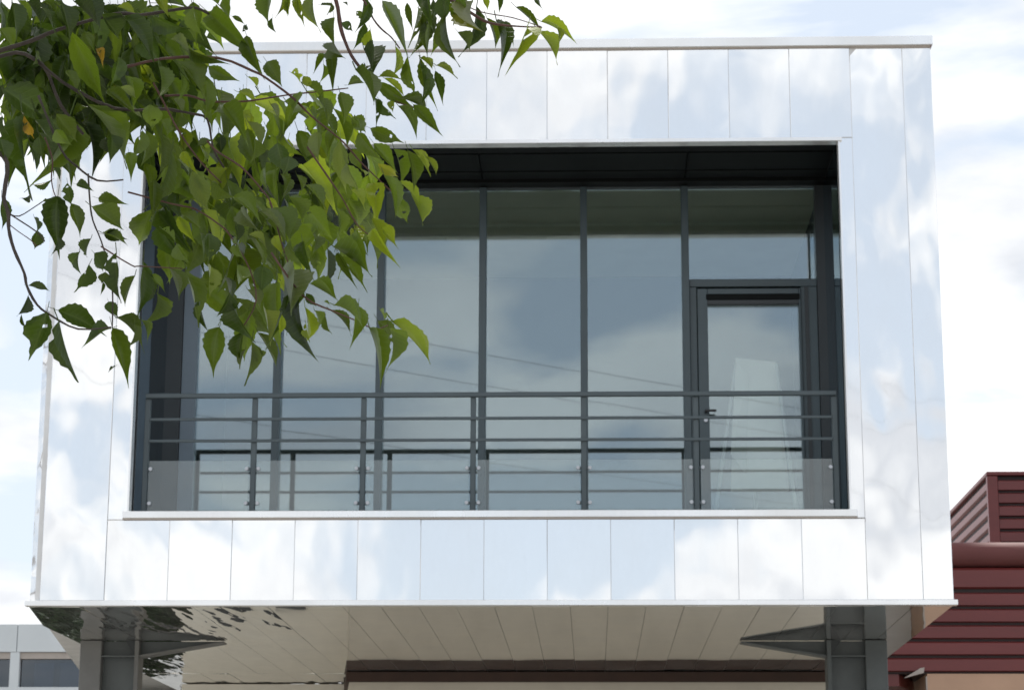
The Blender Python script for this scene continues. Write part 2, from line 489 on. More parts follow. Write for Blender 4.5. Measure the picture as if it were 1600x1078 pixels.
# transom light and door
frame_bar('transom_bar', 0.935, 2.139, 7.162, 7.236)
tw = box('window', 0.935, 2.139, YG + .012, YG + .036, 7.238, GT - .012, M['glass'], bld)
door = box('door', 0.936, 1.002, YG - .04, YG + .05, GB + .036, 7.16, M['frame'], bld, 0.003)      # hinge-side frame carries the leaf
box('door_jamb', 1.985, 2.138, YG - .04, YG + .05, GB + .036, 7.16, M['frame'], door, 0.003)
box('door_jamb', 2.02, 2.055, YG - .052, YG - .041, GB + .036, 7.16, M['frame_dark'], door)
box('stile', 1.008, 1.103, YG - .065, YG + .03, GB + .045, 7.14, M['frame'], door, 0.004)
box('stile', 1.962, 1.983, YG - .065, YG + .03, GB + .045, 7.14, M['frame'], door, 0.004)
box('top_rail', 1.104, 1.961, YG - .063, YG + .03, 7.086, 7.139, M['frame'], door, 0.003)
box('vent_slot', 1.09, 1.975, YG - .068, YG - .02, 7.03, 7.085, M['beam'], door, 0.003)
box('vent_bar', 1.10, 1.965, YG - .066, YG + .03, 6.985, 7.028, M['frame_dark'], door, 0.003)
box('bottom_rail', 1.104, 1.961, YG - .063, YG + .03, GB + .046, GB + .12, M['frame'], door, 0.003)
box('door_pane', 1.104, 1.961, YG - .01, YG + .012, GB + .121, 6.984, M['glass'], door)
box('handle', 1.06, 1.165, YG - .125, YG - .105, 5.94, 5.962, M['black'], door, 0.004)
box('handle', 1.06, 1.082, YG - .104, YG - .064, 5.935, 5.965, M['black'], door, 0.003)
cyl('lock', (1.068, YG - .064, 5.868), (1.068, YG - .082, 5.868), 0.018, M['clip'], door)

# room behind the glass
box('room_floor', OL, OR, YG + .11, 4.9, 4.70, 4.74, M['infloor'], bld)
box('room_ceiling', OL, OR, YG + .11, 4.9, 8.20, 8.24, M['inceil'], bld)
box('room_back_wall', OL, OR, 4.902, 5.0, 4.70, 8.24, M['inwall'], bld)
box('room_side_wall', OL - .1, OL - .002, YG + .11, 4.9, 4.70, 8.24, M['inwall'], bld)
box('room_side_wall', OR + .002, OR + .1, YG + .11, 4.9, 4.70, 8.24, M['inwall'], bld)

# lower storey under the box
VL, VR, VY = -2.70, 2.95, 5.9
prism('lower_wall', [(VL, VY), (VR, VY), (VR, DEP - .5), (VL - .125 * (DEP - .5 - VY), DEP - .5)], 'z', 0.002, SZ - 0.122, M['beige'], bld)
prism('wall_head', [(VL - .03, VY - .035), (VR + .03, VY - .035), (VR + .03, DEP - .5), (VL - .03 - .125 * (DEP - .5 - VY), DEP - .5)], 'z', SZ - 0.12, SZ - 0.012, M['brown'], bld)
rw = box('rear_wall', -4.84, VL - .17, 7.4, 7.7, 0.002, SZ - 0.012, M['beige_lit'], bld)
for (xa, xb, za_, zb) in ((-4.45, -4.05, 2.0, 3.12), (-3.75, -3.4, 2.0, 3.1)):
    wf = box('lower_window', xa, xb, 7.36, 7.398, za_, zb, M['frame_dark'], rw)

# columns
def column(s, xo, mat_o, mat):
    """H-section steel column: broad outer box, recessed web, thin inner flange, haunch bracket under the soffit."""
    def X(a, b_): 
        p, q_ = xo + s * a, xo + s * b_
        return min(p, q_), max(p, q_)
    a0, a1 = X(0, 0.21)
    col = box('column', a0, a1, 2.68, 2.92, 0.002, SZ - 0.004, mat_o, bld, 0.006)
    w0, w1 = X(0.2105, 0.535)
    box('web', w0, w1, 2.79, 2.82, 0.002, SZ - .004, mat, col)
    f0, f1 = X(0.536, 0.578)
    box('flange', f0, f1, 2.68, 2.92, 0.002, SZ - .004, mat_o, col, 0.004)
    box('stiffener', w0 + .001, w1 - .001, 2.69, 2.789, 3.80, 3.815, mat, col)
    t0, t1 = xo + s * 0.5355, xo + s * 0.44
    prism('gusset', [(t0, SZ - .006), (t1, SZ - .006), (t0, 3.816)], 'y', 2.70, 2.712, M['frame_dark'], col)
    h0, h1 = xo + s * 0.579, xo + s * 1.37
    prism('haunch', [(h0, SZ - .006), (h1, SZ - .006), (h1, SZ - .02), (h0, 3.82)], 'y', 2.79, 2.81, mat, col)
    prism('haunch_flange', [(h0, 3.802), (h0, 3.819), (h1 + s * .03, SZ - .012), (h1 + s * .03, SZ - .024)], 'y', 2.70, 2.90, mat_o, col)
    return col
column(1, -4.995, M['steel_l'], M['steel'])
column(-1, 2.838, M['steel'], M['steel'])

# ------------------------------------------------------------------ balcony railing
YR = 0.2
rl = empty('balcony_railing', (-0.9, YR, OB), 'slate grey railing with glass infill panes across the front of the balcony', 'railing')
RP = [-3.931, -2.977, -2.010, -1.040, -0.066, 0.919, 2.133]
box('top_rail', RP[0] - .02, RP[-1] + .02, YR - .022, YR + .022, 5.832, 5.874, M['rail'], rl, 0.006)
for zc in (5.640, 5.446):
    box('rail', RP[0] + .026, RP[-1] - .026, YR - .014, YR + .006, zc - .013, zc + .013, M['rail'], rl, 0.004)
for i, px in enumerate(RP):
    w = 0.024
    box('post', px - w, px + w, YR + .007, YR + .05, 4.742, 5.831, M['rail'], rl, 0.004)
for i in range(6):
    pn = box('glass_pane', RP[i] + .034, RP[i + 1] - .034, YR - .012, YR - .002, 4.80, 5.268, M['rail_glass'], rl, 0.002)
    for px, sd in ((RP[i], 1), (RP[i + 1], -1)):
        for zc in (5.194, 4.888):
            cx = px + sd * 0.052
            cyl('clip', (cx, YR - .026, zc), (cx, YR - .0125, zc), 0.016, M['clip'], pn, 12, 0.019)
            box('clip_arm', min(px + sd * .018, cx), max(px + sd * .018, cx), YR - .001, YR + .02, zc - .014, zc + .014, M['rail'], pn, 0.003)

# ------------------------------------------------------------------ flip chart inside the room, behind the door
ez = empty('flip_chart', (1.6, 2.0, 4.74), 'white flip chart easel standing behind the door glass', 'easel')
def sheet(name, pts, mat, th=0.012):
    v = [Vector(p) for p in pts]
    n = (v[1] - v[0]).cross(v[2] - v[0]).normalized() * th
    vv = [tuple(p) for p in v] + [tuple(p + n) for p in v]
    k_ = len(v)
    f = [list(range(k_))[::-1], [k_ + i for i in range(k_)]] + [[i, (i + 1) % k_, k_ + (i + 1) % k_, k_ + i] for i in range(k_)]
    return from_pd(name, vv, f, mat, ez)
sheet('board', [(1.323, 2.020, 5.297), (1.878, 2.020, 5.297), (1.790, 2.120, 6.582), (1.401, 2.120, 6.621)], M['paper'])
sheet('paper_pad', [(1.430, 1.980, 5.317), (1.849, 1.980, 5.317), (1.781, 2.090, 6.446), (1.460, 2.090, 6.465)], M['paper'], 0.006)
sheet('curled_sheet', [(1.323, 1.900, 5.638), (1.460, 1.950, 5.443), (1.518, 2.060, 6.446), (1.401, 2.060, 6.601)], M['paper'], 0.004)
for (a, b_) in (((1.401, 2.100, 6.562), (1.119, 1.850, 4.742)), ((1.790, 2.100, 6.562), (1.965, 1.850, 4.742)), ((1.596, 2.140, 6.562), (1.596, 2.700, 4.742))):
    cyl('leg', a, b_, 0.016, M['white'], ez, 8)

# ------------------------------------------------------------------ red ribbed building on the right
red = empty('red_ribbed_building', (6, 8, 0), 'dark red ribbed metal building with a peach wall, right of the silver box', 'building')
RX0, RX1 = 3.3, 16.0
RY = 8.0
ub = box('upper_wall', 5.92, 16.0, RY + 6.04, RY + 14, 4.6, 7.60, M['red_dark'], red)
lb = box('lower_cladding', RX0, RX1, RY + .04, RY + 6.0, 4.135, 5.40, M['red_dark'], red)
def rib_x(z0, h, y, x0, x1, parent, mat, name='rib'):
    """one corrugation of the cladding: a trapezoid standing proud, shadow groove below"""
    d = 0.05
    return prism(name, [(y + .0395, z0 + h * .14), (y, z0 + h * .20), (y + .004, z0 + h * .88), (y + .0395, z0 + h * .985)], 'x', x0, x1, mat, parent)
z = 5.405 - 0.29
rib_x(5.105, .30, RY - .01, RX0, RX1, lb, M['red'])
for i in range(5):
    z = 5.105 - 0.1955 * (i + 1)
    rib_x(z, .1955, RY, RX0 if z > 4.2 else RX0, RX1, lb, M['red'])
# rolled top edge
prof = [(RY + .9, 5.62)]
for i in range(9):
    t = math.radians(90 + i * 20)
    prof.append((RY + .10 + .16 * math.cos(t), 5.565 + .155 * math.sin(t)))
prof += [(RY + .9, 5.42)]
ro = prism('rolled_coping', prof, 'x', RX0 - .02, RX1, M['red_cap'], red)
for p in ro.data.polygons: p.use_smooth = len(p.vertices) == 4
box('flat_roof', RX0, RX1, RY + .9, RY + 6.0, 5.42, 5.60, M['red_dark'], red)
# upper block: front ribs, corner post, side ribs
for i in range(6):
    z = 7.545 - 0.192 * (i + 1)
    rib_x(z, .192, RY + 6.0, 6.02, 16.0, ub, M['red'])
    prism('side_rib', [(5.9195, z + .05), (5.875, z + .07), (5.875, z + .165), (5.9195, z + .192)], 'y', RY + 6.1, RY + 14, M['red_pale'], ub)
box('corner_trim', 5.86, 6.015, RY + 5.985, RY + 6.09, 5.60, 7.60, M['red'], ub, 0.008)
box('top_trim', 5.85, 16.0, RY + 5.97, RY + 14.05, 7.601, 7.66, M['red'], ub, 0.01)
# peach wall beneath, return and recess at its left
box('render_wall', 3.99, RX1, RY + .02, RY + 6, 0.002, 4.132, M['peach'], red)
box('render_corner_bead', 3.972, 3.989, RY + .01, RY + .06, 0.002, 4.10, M['flash'], red)
box('recess_wall', 2.99, 3.985, RY + 1.2, RY + 1.4, 0.002, 3.93, M['white2'], red)
prism('recess_fascia', [(3.30, RY + .06), (3.66, RY + .06), (3.95, RY + .9), (3.30, RY + .9)], 'z', 3.99, 4.131, M['red'], red)
prism('flashing', [(3.70, 4.07), (3.94, 4.135), (3.95, 4.20), (3.90, 4.19)], 'y', RY - .07, RY - .012, M['flash'], red)

# ------------------------------------------------------------------ pale office building far left
off = empty('white_office_building', (-14, 25, 0), 'low white panelled office building with dark windows, at lower left', 'building')
OY = 25.0
wallb = box('wall', -34, -6.0, OY + .25, OY + 10, 0.002, 6.68, M['white2'], off)
xx = -34.0
fas = box('fascia', -34, -6.0, OY + .02, OY + .249, 6.13, 6.66, M['white'], off)
pw = 2.52
xs_ = -11.32 - pw * 8
while xs_ < -6.2:
    box('fascia_panel', xs_ + .008, xs_ + pw - .008, OY - .02, OY + .019, 6.131, 6.675, M['white'], fas, 0.005)
    xs_ += pw
box('fascia_soffit', -34, -6.0, OY + .03, OY + .248, 6.0, 6.125, M['flash'], off)
box('sill_band', -34, -6.0, OY - .02, OY + .248, 5.2, 5.445, M['white'], off)
xs_ = -11.44 - pw * 4
while xs_ < -7:
    wd = box('window', xs_ + .20, xs_ + pw - .002, OY + .12, OY + .245, 5.447, 5.998, M['dark_in'], off)
    box('pane', xs_ + .21, xs_ + pw - .01, OY + .10, OY + .118, 5.45, 5.99, M['far_glass'], wd)
    for (a, b_) in ((.46, .84), (.97, 1.35), (1.5, 1.9)):
        box('blind', xs_ + a, xs_ + b_, OY + .1185, OY + .1195, 5.45, 5.93, M['blind'], wd)
    box('pier', xs_, xs_ + .185, OY - .01, OY + .248, 5.447, 6.128, M['white'], off)
    xs_ += pw

# ------------------------------------------------------------------ foreground cherry tree: positions in metres
# leaf rows: branch index, base xyz, base-to-tip vector, width, roll, variant, tone
LEAVES = """0 -0.994 -15.254 3.200 0.059 0.051 -0.127 0.042 0.73 14 1
1 -0.964 -15.221 3.063 0.093 0.080 -0.082 0.032 0.02 75 1
1 -1.125 -15.239 3.091 0.105 -0.000 -0.075 0.060 0.39 50 0
0 -1.096 -15.201 3.282 0.036 -0.012 -0.047 0.028 -0.79 5 0
2 -0.942 -15.252 3.164 0.020 -0.013 -0.034 0.015 0.13 98 3
0 -0.901 -15.278 3.238 0.038 0.016 -0.006 0.021 0.36 9 2
0 -1.076 -15.382 3.205 0.023 -0.023 -0.064 0.031 -0.49 76 0
0 -0.997 -15.326 3.227 0.024 -0.012 -0.067 0.035 -0.28 75 0
1 -1.074 -15.203 3.179 0.010 -0.006 -0.034 0.026 -1.34 23 1
1 -1.018 -15.175 3.148 0.034 -0.020 -0.042 0.028 -0.20 78 1
15 -0.978 -15.400 2.981 0.035 0.022 -0.048 0.031 0.45 70 1
15 -1.034 -15.411 2.973 0.012 0.038 -0.033 0.018 1.48 77 3
0 -0.939 -15.384 3.144 0.027 -0.013 -0.040 0.021 0.34 65 1
0 -1.145 -15.207 3.225 0.029 0.004 -0.043 0.032 0.09 32 1
0 -0.923 -15.316 3.209 0.028 0.047 -0.032 0.042 0.72 66 0
0 -0.869 -15.365 3.181 0.064 -0.027 -0.075 0.039 -0.05 29 0
2 -0.877 -15.354 3.108 -0.004 -0.011 -0.065 0.027 -0.59 9 0
1 -0.922 -15.244 3.083 0.057 -0.035 -0.051 0.026 0.44 2 1
0 -0.959 -15.386 3.205 0.058 -0.012 -0.052 0.041 -0.48 5 0
0 -1.025 -15.365 3.204 0.033 0.011 -0.043 0.033 -0.66 16 0
2 -0.855 -15.432 3.019 0.030 0.019 -0.014 0.018 0.53 42 5
1 -0.905 -15.169 3.076 0.038 0.020 -0.013 0.022 -0.36 17 5
0 -0.725 -15.282 3.223 0.080 -0.058 -0.088 0.040 0.75 45 1
0 -0.723 -15.260 3.258 0.049 -0.015 -0.039 0.028 0.15 81 1
0 -0.662 -15.385 3.173 0.024 -0.001 -0.014 0.009 0.59 17 1
2 -0.664 -15.250 3.196 0.008 0.003 0.018 0.011 0.84 94 0
0 -0.734 -15.391 3.191 0.006 0.018 -0.059 0.031 1.13 16 1
2 -0.649 -15.291 3.172 0.021 -0.024 -0.085 0.029 0.60 87 1
2 -0.747 -15.355 3.123 0.062 -0.016 -0.042 0.019 1.31 3 1
2 -0.759 -15.277 3.146 0.039 0.024 -0.021 0.023 -0.94 48 2
0 -0.818 -15.324 3.240 0.027 -0.011 -0.032 0.023 0.29 11 2
0 -0.834 -15.272 3.223 0.057 0.001 -0.047 0.036 1.54 93 0
2 -0.703 -15.384 3.076 0.049 -0.003 -0.035 0.025 1.06 58 1
2 -0.780 -15.362 3.139 0.044 -0.014 -0.022 0.021 0.17 96 5
2 -0.770 -15.347 3.100 0.064 -0.015 -0.064 0.041 -0.12 2 1
2 -0.705 -15.404 3.050 0.013 0.016 -0.077 0.025 -0.28 78 1
3 -0.708 -15.218 3.085 0.011 -0.029 -0.063 0.028 -1.59 47 5
1 -0.838 -15.240 3.055 0.003 0.005 -0.049 0.038 -0.22 21 1
1 -0.772 -15.149 3.077 0.029 -0.009 -0.003 0.020 -0.95 63 1
4 -0.597 -15.372 3.225 -0.010 0.044 -0.030 0.039 -0.52 25 1
2 -0.596 -15.323 3.195 -0.005 0.021 -0.025 0.013 0.42 25 0
4 -0.572 -15.374 3.215 0.007 -0.024 -0.042 0.010 -0.74 40 2
4 -0.539 -15.508 3.159 -0.004 0.015 -0.029 0.012 0.46 5 2
0 -0.846 -15.258 3.224 0.030 0.025 -0.056 0.036 0.57 21 0
2 -0.787 -15.427 3.061 0.026 -0.009 -0.070 0.037 -1.68 52 1
2 -0.757 -15.373 3.067 0.013 0.011 -0.050 0.029 -1.11 91 1
0 -0.864 -15.232 3.208 0.046 -0.008 -0.076 0.043 0.82 9 0
3 -0.806 -15.184 3.086 0.029 -0.002 -0.025 0.024 -0.18 86 5
2 -0.642 -15.308 3.083 0.022 0.021 -0.011 0.027 -0.58 72 2
2 -0.586 -15.446 3.061 0.028 -0.008 -0.040 0.030 0.54 3 1
3 -0.677 -15.196 3.093 0.041 0.019 -0.006 0.024 -0.13 6 2
3 -0.621 -15.153 3.084 0.017 0.033 -0.020 0.026 0.27 68 5
3 -0.665 -15.219 3.046 0.016 0.003 -0.013 0.019 0.67 87 2
3 -0.684 -15.310 3.024 0.057 -0.071 -0.065 0.036 0.26 91 1
8 -0.784 -15.398 2.966 0.018 -0.010 -0.029 0.025 -1.17 22 1
4 -0.541 -15.505 3.163 -0.003 0.005 -0.035 0.014 0.17 66 2
4 -0.533 -15.450 3.183 0.013 -0.029 -0.060 0.016 0.44 89 2
4 -0.513 -15.369 3.226 -0.010 -0.000 -0.076 0.023 1.49 92 2
4 -0.486 -15.472 3.158 0.022 0.015 0.007 0.016 -0.47 0 0
4 -0.467 -15.475 3.162 -0.004 0.003 -0.024 0.016 -1.40 43 1
4 -0.448 -15.457 3.169 0.010 -0.004 -0.005 0.007 -0.30 92 0
4 -0.474 -15.377 3.172 0.000 -0.014 -0.057 0.027 0.51 15 1
4 -0.457 -15.507 3.073 0.018 -0.037 -0.046 0.022 1.70 39 1
4 -0.468 -15.443 3.075 0.011 -0.043 -0.069 0.020 0.17 91 1
4 -0.485 -15.379 3.098 -0.022 -0.017 -0.039 0.012 -0.18 56 1
3 -0.503 -15.282 3.117 0.005 0.006 -0.035 0.011 -0.53 3 1
4 -0.444 -15.506 3.111 0.020 0.005 -0.015 0.016 0.53 4 0
5 -0.399 -15.465 3.164 -0.016 -0.022 -0.061 0.018 -0.67 17 0
5 -0.402 -15.406 3.137 0.000 0.031 -0.030 0.022 1.61 66 2
5 -0.421 -15.332 3.178 -0.017 -0.000 -0.048 0.017 -0.67 63 0
4 -0.411 -15.434 3.087 0.027 -0.052 -0.062 0.026 -0.47 56 0
4 -0.407 -15.445 3.051 0.016 -0.020 -0.029 0.020 -0.30 81 0
5 -0.375 -15.467 3.167 0.041 0.083 -0.067 0.026 -1.63 32 1
5 -0.353 -15.438 3.089 0.012 -0.005 -0.057 0.023 -1.06 78 2
5 -0.329 -15.458 3.063 0.005 0.053 -0.063 0.022 1.17 67 1
4 -0.419 -15.495 3.025 0.054 -0.072 -0.077 0.036 -0.77 14 1
3 -0.459 -15.249 3.086 0.032 0.000 0.007 0.019 -0.14 5 1
4 -0.382 -15.447 3.029 0.049 -0.004 0.000 0.014 -1.09 72 2
4 -0.364 -15.526 2.997 0.038 0.027 -0.021 0.012 0.38 68 2
4 -0.384 -15.458 3.018 0.064 0.014 -0.046 0.024 1.18 51 1
4 -0.383 -15.496 2.973 0.010 -0.021 -0.057 0.012 -0.39 55 0
4 -0.385 -15.370 3.011 0.021 0.002 -0.037 0.023 1.55 67 0
4 -0.355 -15.487 2.969 0.003 -0.009 -0.023 0.012 0.37 33 2
4 -0.335 -15.524 2.960 0.059 0.042 0.001 0.014 0.03 24 1
4 -0.312 -15.519 2.950 0.046 -0.007 -0.056 0.022 0.61 92 1
4 -0.342 -15.479 2.961 0.044 0.002 -0.044 0.018 -0.26 93 1
5 -0.309 -15.384 3.086 0.023 -0.014 -0.089 0.018 0.63 91 1
5 -0.305 -15.460 3.059 0.027 -0.018 -0.024 0.016 -0.79 48 2
6 -0.329 -15.473 3.160 0.010 -0.005 -0.051 0.012 0.47 68 1
6 -0.302 -15.559 3.118 -0.002 -0.039 -0.081 0.012 -0.73 67 5
6 -0.284 -15.557 3.114 -0.014 -0.044 -0.101 0.020 -0.96 17 1
3 -0.468 -15.303 3.052 0.023 -0.010 -0.055 0.031 -0.08 23 1
2 -0.433 -15.387 2.973 0.028 -0.031 -0.034 0.025 -0.67 27 1
2 -0.562 -15.294 3.095 0.018 0.025 -0.001 0.019 0.12 30 2
3 -0.535 -15.323 3.078 0.014 0.006 -0.023 0.017 0.63 55 2
5 -0.424 -15.334 3.234 0.002 0.013 -0.045 0.019 -1.17 16 0
3 -0.532 -15.310 3.065 0.043 0.021 -0.012 0.027 -0.93 12 1
3 -0.509 -15.310 3.039 0.031 -0.026 -0.040 0.029 -0.68 46 1
3 -0.567 -15.327 3.028 0.042 -0.045 -0.042 0.031 -1.26 64 1
5 -0.440 -15.300 3.215 0.016 -0.001 -0.017 0.013 0.67 61 1
6 -0.272 -15.579 3.085 -0.016 -0.046 -0.074 0.020 0.92 65 1
6 -0.277 -15.419 3.142 -0.008 0.009 -0.057 0.018 -0.48 14 1
6 -0.253 -15.559 3.102 -0.001 0.003 -0.088 0.023 1.23 86 1
7 -0.206 -15.531 3.139 -0.027 -0.088 -0.096 0.025 1.71 59 4
6 -0.230 -15.584 3.060 0.032 0.021 -0.022 0.023 0.61 54 1
7 -0.206 -15.447 3.162 -0.000 0.026 -0.085 0.022 -0.92 1 0
7 -0.195 -15.423 3.190 0.014 0.007 -0.019 0.012 0.48 52 2
7 -0.165 -15.459 3.182 0.003 0.003 -0.034 0.010 -0.05 24 0
7 -0.091 -15.429 3.191 -0.003 -0.012 -0.030 0.008 1.10 41 0
6 -0.188 -15.421 3.151 0.027 0.032 -0.047 0.014 0.37 80 1
6 -0.171 -15.412 3.148 0.034 -0.058 -0.096 0.018 -0.44 74 0
6 -0.154 -15.403 3.151 0.017 -0.007 -0.048 0.012 0.20 14 1
7 -0.134 -15.401 3.178 0.047 -0.022 -0.047 0.012 0.24 51 1
6 -0.109 -15.573 3.073 -0.011 -0.063 -0.094 0.025 -0.45 47 2
6 -0.094 -15.447 3.115 0.052 0.041 -0.038 0.018 0.07 92 2
7 -0.085 -15.513 3.105 0.057 -0.031 -0.031 0.017 0.19 12 2
6 -0.057 -15.598 3.060 0.014 -0.011 -0.029 0.008 -0.66 79 2
5 -0.275 -15.490 3.034 0.041 0.026 -0.007 0.018 -0.28 38 2
5 -0.303 -15.432 3.068 0.018 0.030 0.001 0.016 -0.52 68 2
5 -0.304 -15.485 3.038 0.028 -0.040 -0.084 0.019 -0.88 27 0
5 -0.285 -15.360 3.072 0.014 -0.003 -0.060 0.017 0.15 2 0
6 -0.287 -15.577 3.130 0.012 -0.070 -0.079 0.031 0.43 56 0
6 -0.256 -15.520 3.156 -0.005 0.012 -0.049 0.032 0.47 48 0
7 -0.228 -15.548 3.144 -0.010 0.006 -0.054 0.028 -0.03 43 1
6 -0.281 -15.490 3.164 -0.016 0.025 -0.054 0.030 -1.96 72 0
7 -0.225 -15.381 3.208 -0.011 -0.002 -0.038 0.021 0.66 82 1
6 -0.293 -15.585 3.094 -0.007 0.018 -0.051 0.021 -1.04 5 1
15 -1.047 -15.373 2.993 0.017 -0.070 -0.168 0.029 0.69 21 0
20 -1.043 -15.029 3.112 -0.009 -0.029 -0.162 0.038 -0.98 54 1
20 -1.016 -15.011 3.098 0.055 -0.018 -0.098 0.012 -0.81 76 0
17 -1.009 -15.438 2.904 0.013 0.013 -0.039 0.007 -0.85 34 0
1 -0.923 -15.188 3.014 0.014 -0.005 -0.050 0.032 -0.25 37 0
20 -0.923 -15.195 3.004 -0.015 0.030 -0.027 0.013 0.14 81 0
15 -0.836 -15.419 2.898 0.017 -0.026 -0.047 0.022 0.02 40 1
17 -1.025 -15.350 2.862 0.035 -0.016 -0.005 0.016 2.14 40 0
17 -0.929 -15.485 2.821 0.003 0.021 -0.038 0.022 0.66 61 0
17 -0.954 -15.450 2.806 -0.003 -0.028 -0.101 0.045 0.01 12 0
17 -0.963 -15.313 2.835 0.026 -0.009 -0.060 0.027 -0.14 31 1
16 -0.897 -15.379 2.825 0.048 -0.025 -0.018 0.021 0.79 58 1
16 -0.886 -15.476 2.779 0.056 0.035 -0.032 0.040 0.45 19 1
13 -0.963 -15.575 2.730 0.016 -0.009 -0.025 0.015 -1.04 58 0
14 -0.981 -15.480 2.735 -0.006 0.010 -0.033 0.025 -0.73 46 0
13 -1.021 -15.444 2.806 0.029 -0.015 -0.005 0.009 -2.56 37 0
13 -0.980 -15.453 2.796 0.012 -0.004 -0.001 0.005 0.03 39 0
12 -1.058 -15.443 2.809 0.006 0.015 -0.055 0.024 -0.50 34 0
17 -0.985 -15.378 2.885 0.019 -0.009 -0.023 0.012 -0.18 24 0
16 -0.886 -15.373 2.759 0.050 -0.035 -0.022 0.021 0.01 31 1
12 -1.051 -15.500 2.899 0.017 -0.013 -0.043 0.028 -0.28 87 0
16 -0.912 -15.492 2.816 0.029 -0.008 -0.007 0.016 0.55 54 0
17 -0.982 -15.495 2.905 0.007 0.006 -0.036 0.024 0.52 35 0
15 -0.968 -15.436 2.938 0.020 0.003 -0.033 0.026 0.96 70 1
12 -1.035 -15.553 2.923 -0.002 0.015 -0.034 0.029 0.86 45 0
1 -0.847 -15.258 2.996 -0.010 -0.004 -0.060 0.028 -0.69 9 1
15 -1.044 -15.290 3.008 0.023 0.033 -0.027 0.032 -1.32 98 0
8 -0.814 -15.246 2.995 0.003 0.025 -0.075 0.049 -1.17 49 1
1 -0.866 -15.138 3.037 0.003 0.021 -0.066 0.035 -0.74 76 1
8 -0.777 -15.335 2.930 -0.014 0.064 -0.100 0.023 -1.18 23 1
10 -0.810 -15.314 2.881 0.004 -0.017 -0.074 0.025 -0.23 41 1
1 -0.678 -15.284 2.983 -0.004 0.011 -0.062 0.040 0.84 62 1
3 -0.658 -15.187 3.036 0.034 0.020 -0.043 0.030 -1.36 1 5
1 -0.696 -15.285 2.981 0.007 0.009 -0.039 0.021 0.25 10 0
9 -0.624 -15.311 2.960 0.003 0.033 -0.035 0.031 -1.27 41 1
11 -0.562 -15.443 2.907 0.008 0.002 -0.060 0.036 0.44 92 0
8 -0.736 -15.335 2.890 0.026 0.030 -0.067 0.035 0.55 56 5
8 -0.706 -15.286 2.885 0.034 -0.011 -0.036 0.036 1.55 35 1
8 -0.660 -15.312 2.846 0.059 -0.035 -0.036 0.033 0.21 40 1
9 -0.625 -15.406 2.799 0.025 -0.020 -0.052 0.025 1.19 66 5
9 -0.595 -15.400 2.791 0.056 -0.011 -0.037 0.027 -0.46 46 5
10 -0.729 -15.265 2.794 0.012 0.019 -0.045 0.036 -1.15 94 0
10 -0.759 -15.287 2.822 0.033 -0.017 -0.028 0.027 0.27 75 1
8 -0.764 -15.287 2.943 0.026 -0.025 -0.046 0.017 0.56 36 2
9 -0.726 -15.288 2.950 0.012 0.024 -0.020 0.021 0.05 20 1
9 -0.595 -15.337 2.834 0.022 0.005 -0.015 0.019 1.06 54 2
10 -0.776 -15.387 2.763 0.034 -0.006 -0.022 0.023 -1.26 10 1
10 -0.626 -15.333 2.767 0.039 -0.010 -0.015 0.023 -0.05 40 2
10 -0.643 -15.383 2.777 0.011 0.009 -0.035 0.023 -0.28 95 0
9 -0.577 -15.287 2.898 0.027 -0.010 -0.045 0.027 -1.04 62 1
10 -0.701 -15.247 2.832 0.012 0.015 -0.033 0.026 -1.26 50 1
8 -0.727 -15.330 2.940 0.027 -0.004 0.012 0.019 0.24 17 1
9 -0.583 -15.351 2.809 0.047 -0.030 -0.066 0.031 -1.17 90 1
9 -0.600 -15.326 2.899 0.000 -0.008 -0.044 0.013 1.21 85 1
2 -0.437 -15.380 2.975 0.030 0.009 -0.020 0.028 0.73 11 1
2 -0.413 -15.272 2.992 0.060 0.001 -0.032 0.027 1.03 67 1
2 -0.395 -15.378 2.926 0.040 -0.012 -0.052 0.024 0.36 53 1
2 -0.368 -15.267 2.953 0.032 0.001 -0.070 0.029 0.01 81 1
2 -0.333 -15.375 2.914 0.026 0.024 -0.068 0.026 0.25 54 1
4 -0.318 -15.444 2.891 0.037 0.017 -0.038 0.017 -0.24 60 2
4 -0.292 -15.488 2.864 0.023 0.043 -0.019 0.011 0.81 99 2
2 -0.398 -15.266 2.924 0.037 0.025 -0.025 0.020 1.07 2 4
2 -0.398 -15.333 2.866 0.017 -0.034 -0.086 0.033 0.17 13 2
2 -0.372 -15.410 2.853 0.039 -0.005 -0.062 0.030 -0.63 76 1
2 -0.354 -15.307 2.874 0.048 0.031 -0.022 0.018 -0.44 23 2
2 -0.334 -15.271 2.861 0.030 -0.013 -0.059 0.016 -1.35 39 2
2 -0.361 -15.325 2.844 0.023 0.041 -0.046 0.028 0.89 33 1
11 -0.431 -15.403 2.830 0.035 -0.011 -0.038 0.026 -1.53 84 2
11 -0.441 -15.391 2.815 0.041 0.054 -0.042 0.037 0.83 28 1
11 -0.392 -15.420 2.770 0.025 -0.010 -0.060 0.021 0.08 49 2
11 -0.390 -15.305 2.798 0.033 0.015 -0.039 0.018 0.36 7 2
11 -0.425 -15.368 2.772 0.009 -0.037 -0.054 0.026 0.01 60 2
11 -0.468 -15.319 2.823 0.015 0.004 -0.057 0.024 -0.54 53 1
2 -0.462 -15.329 2.950 0.002 0.011 -0.095 0.028 0.24 41 5
2 -0.439 -15.421 2.876 0.015 0.015 -0.056 0.024 1.15 16 5
2 -0.505 -15.323 2.967 0.003 -0.025 -0.060 0.029 0.59 68 5
11 -0.504 -15.489 2.812 0.044 -0.001 -0.038 0.036 -0.42 26 1
9 -0.527 -15.286 2.833 0.049 -0.010 -0.056 0.044 0.79 10 1
2 -0.416 -15.380 2.875 0.013 -0.012 -0.013 0.017 -0.69 61 2
2 -0.430 -15.311 2.968 0.036 -0.022 -0.052 0.031 1.08 69 1
11 -0.542 -15.329 2.883 0.017 0.016 -0.029 0.028 -0.44 53 1
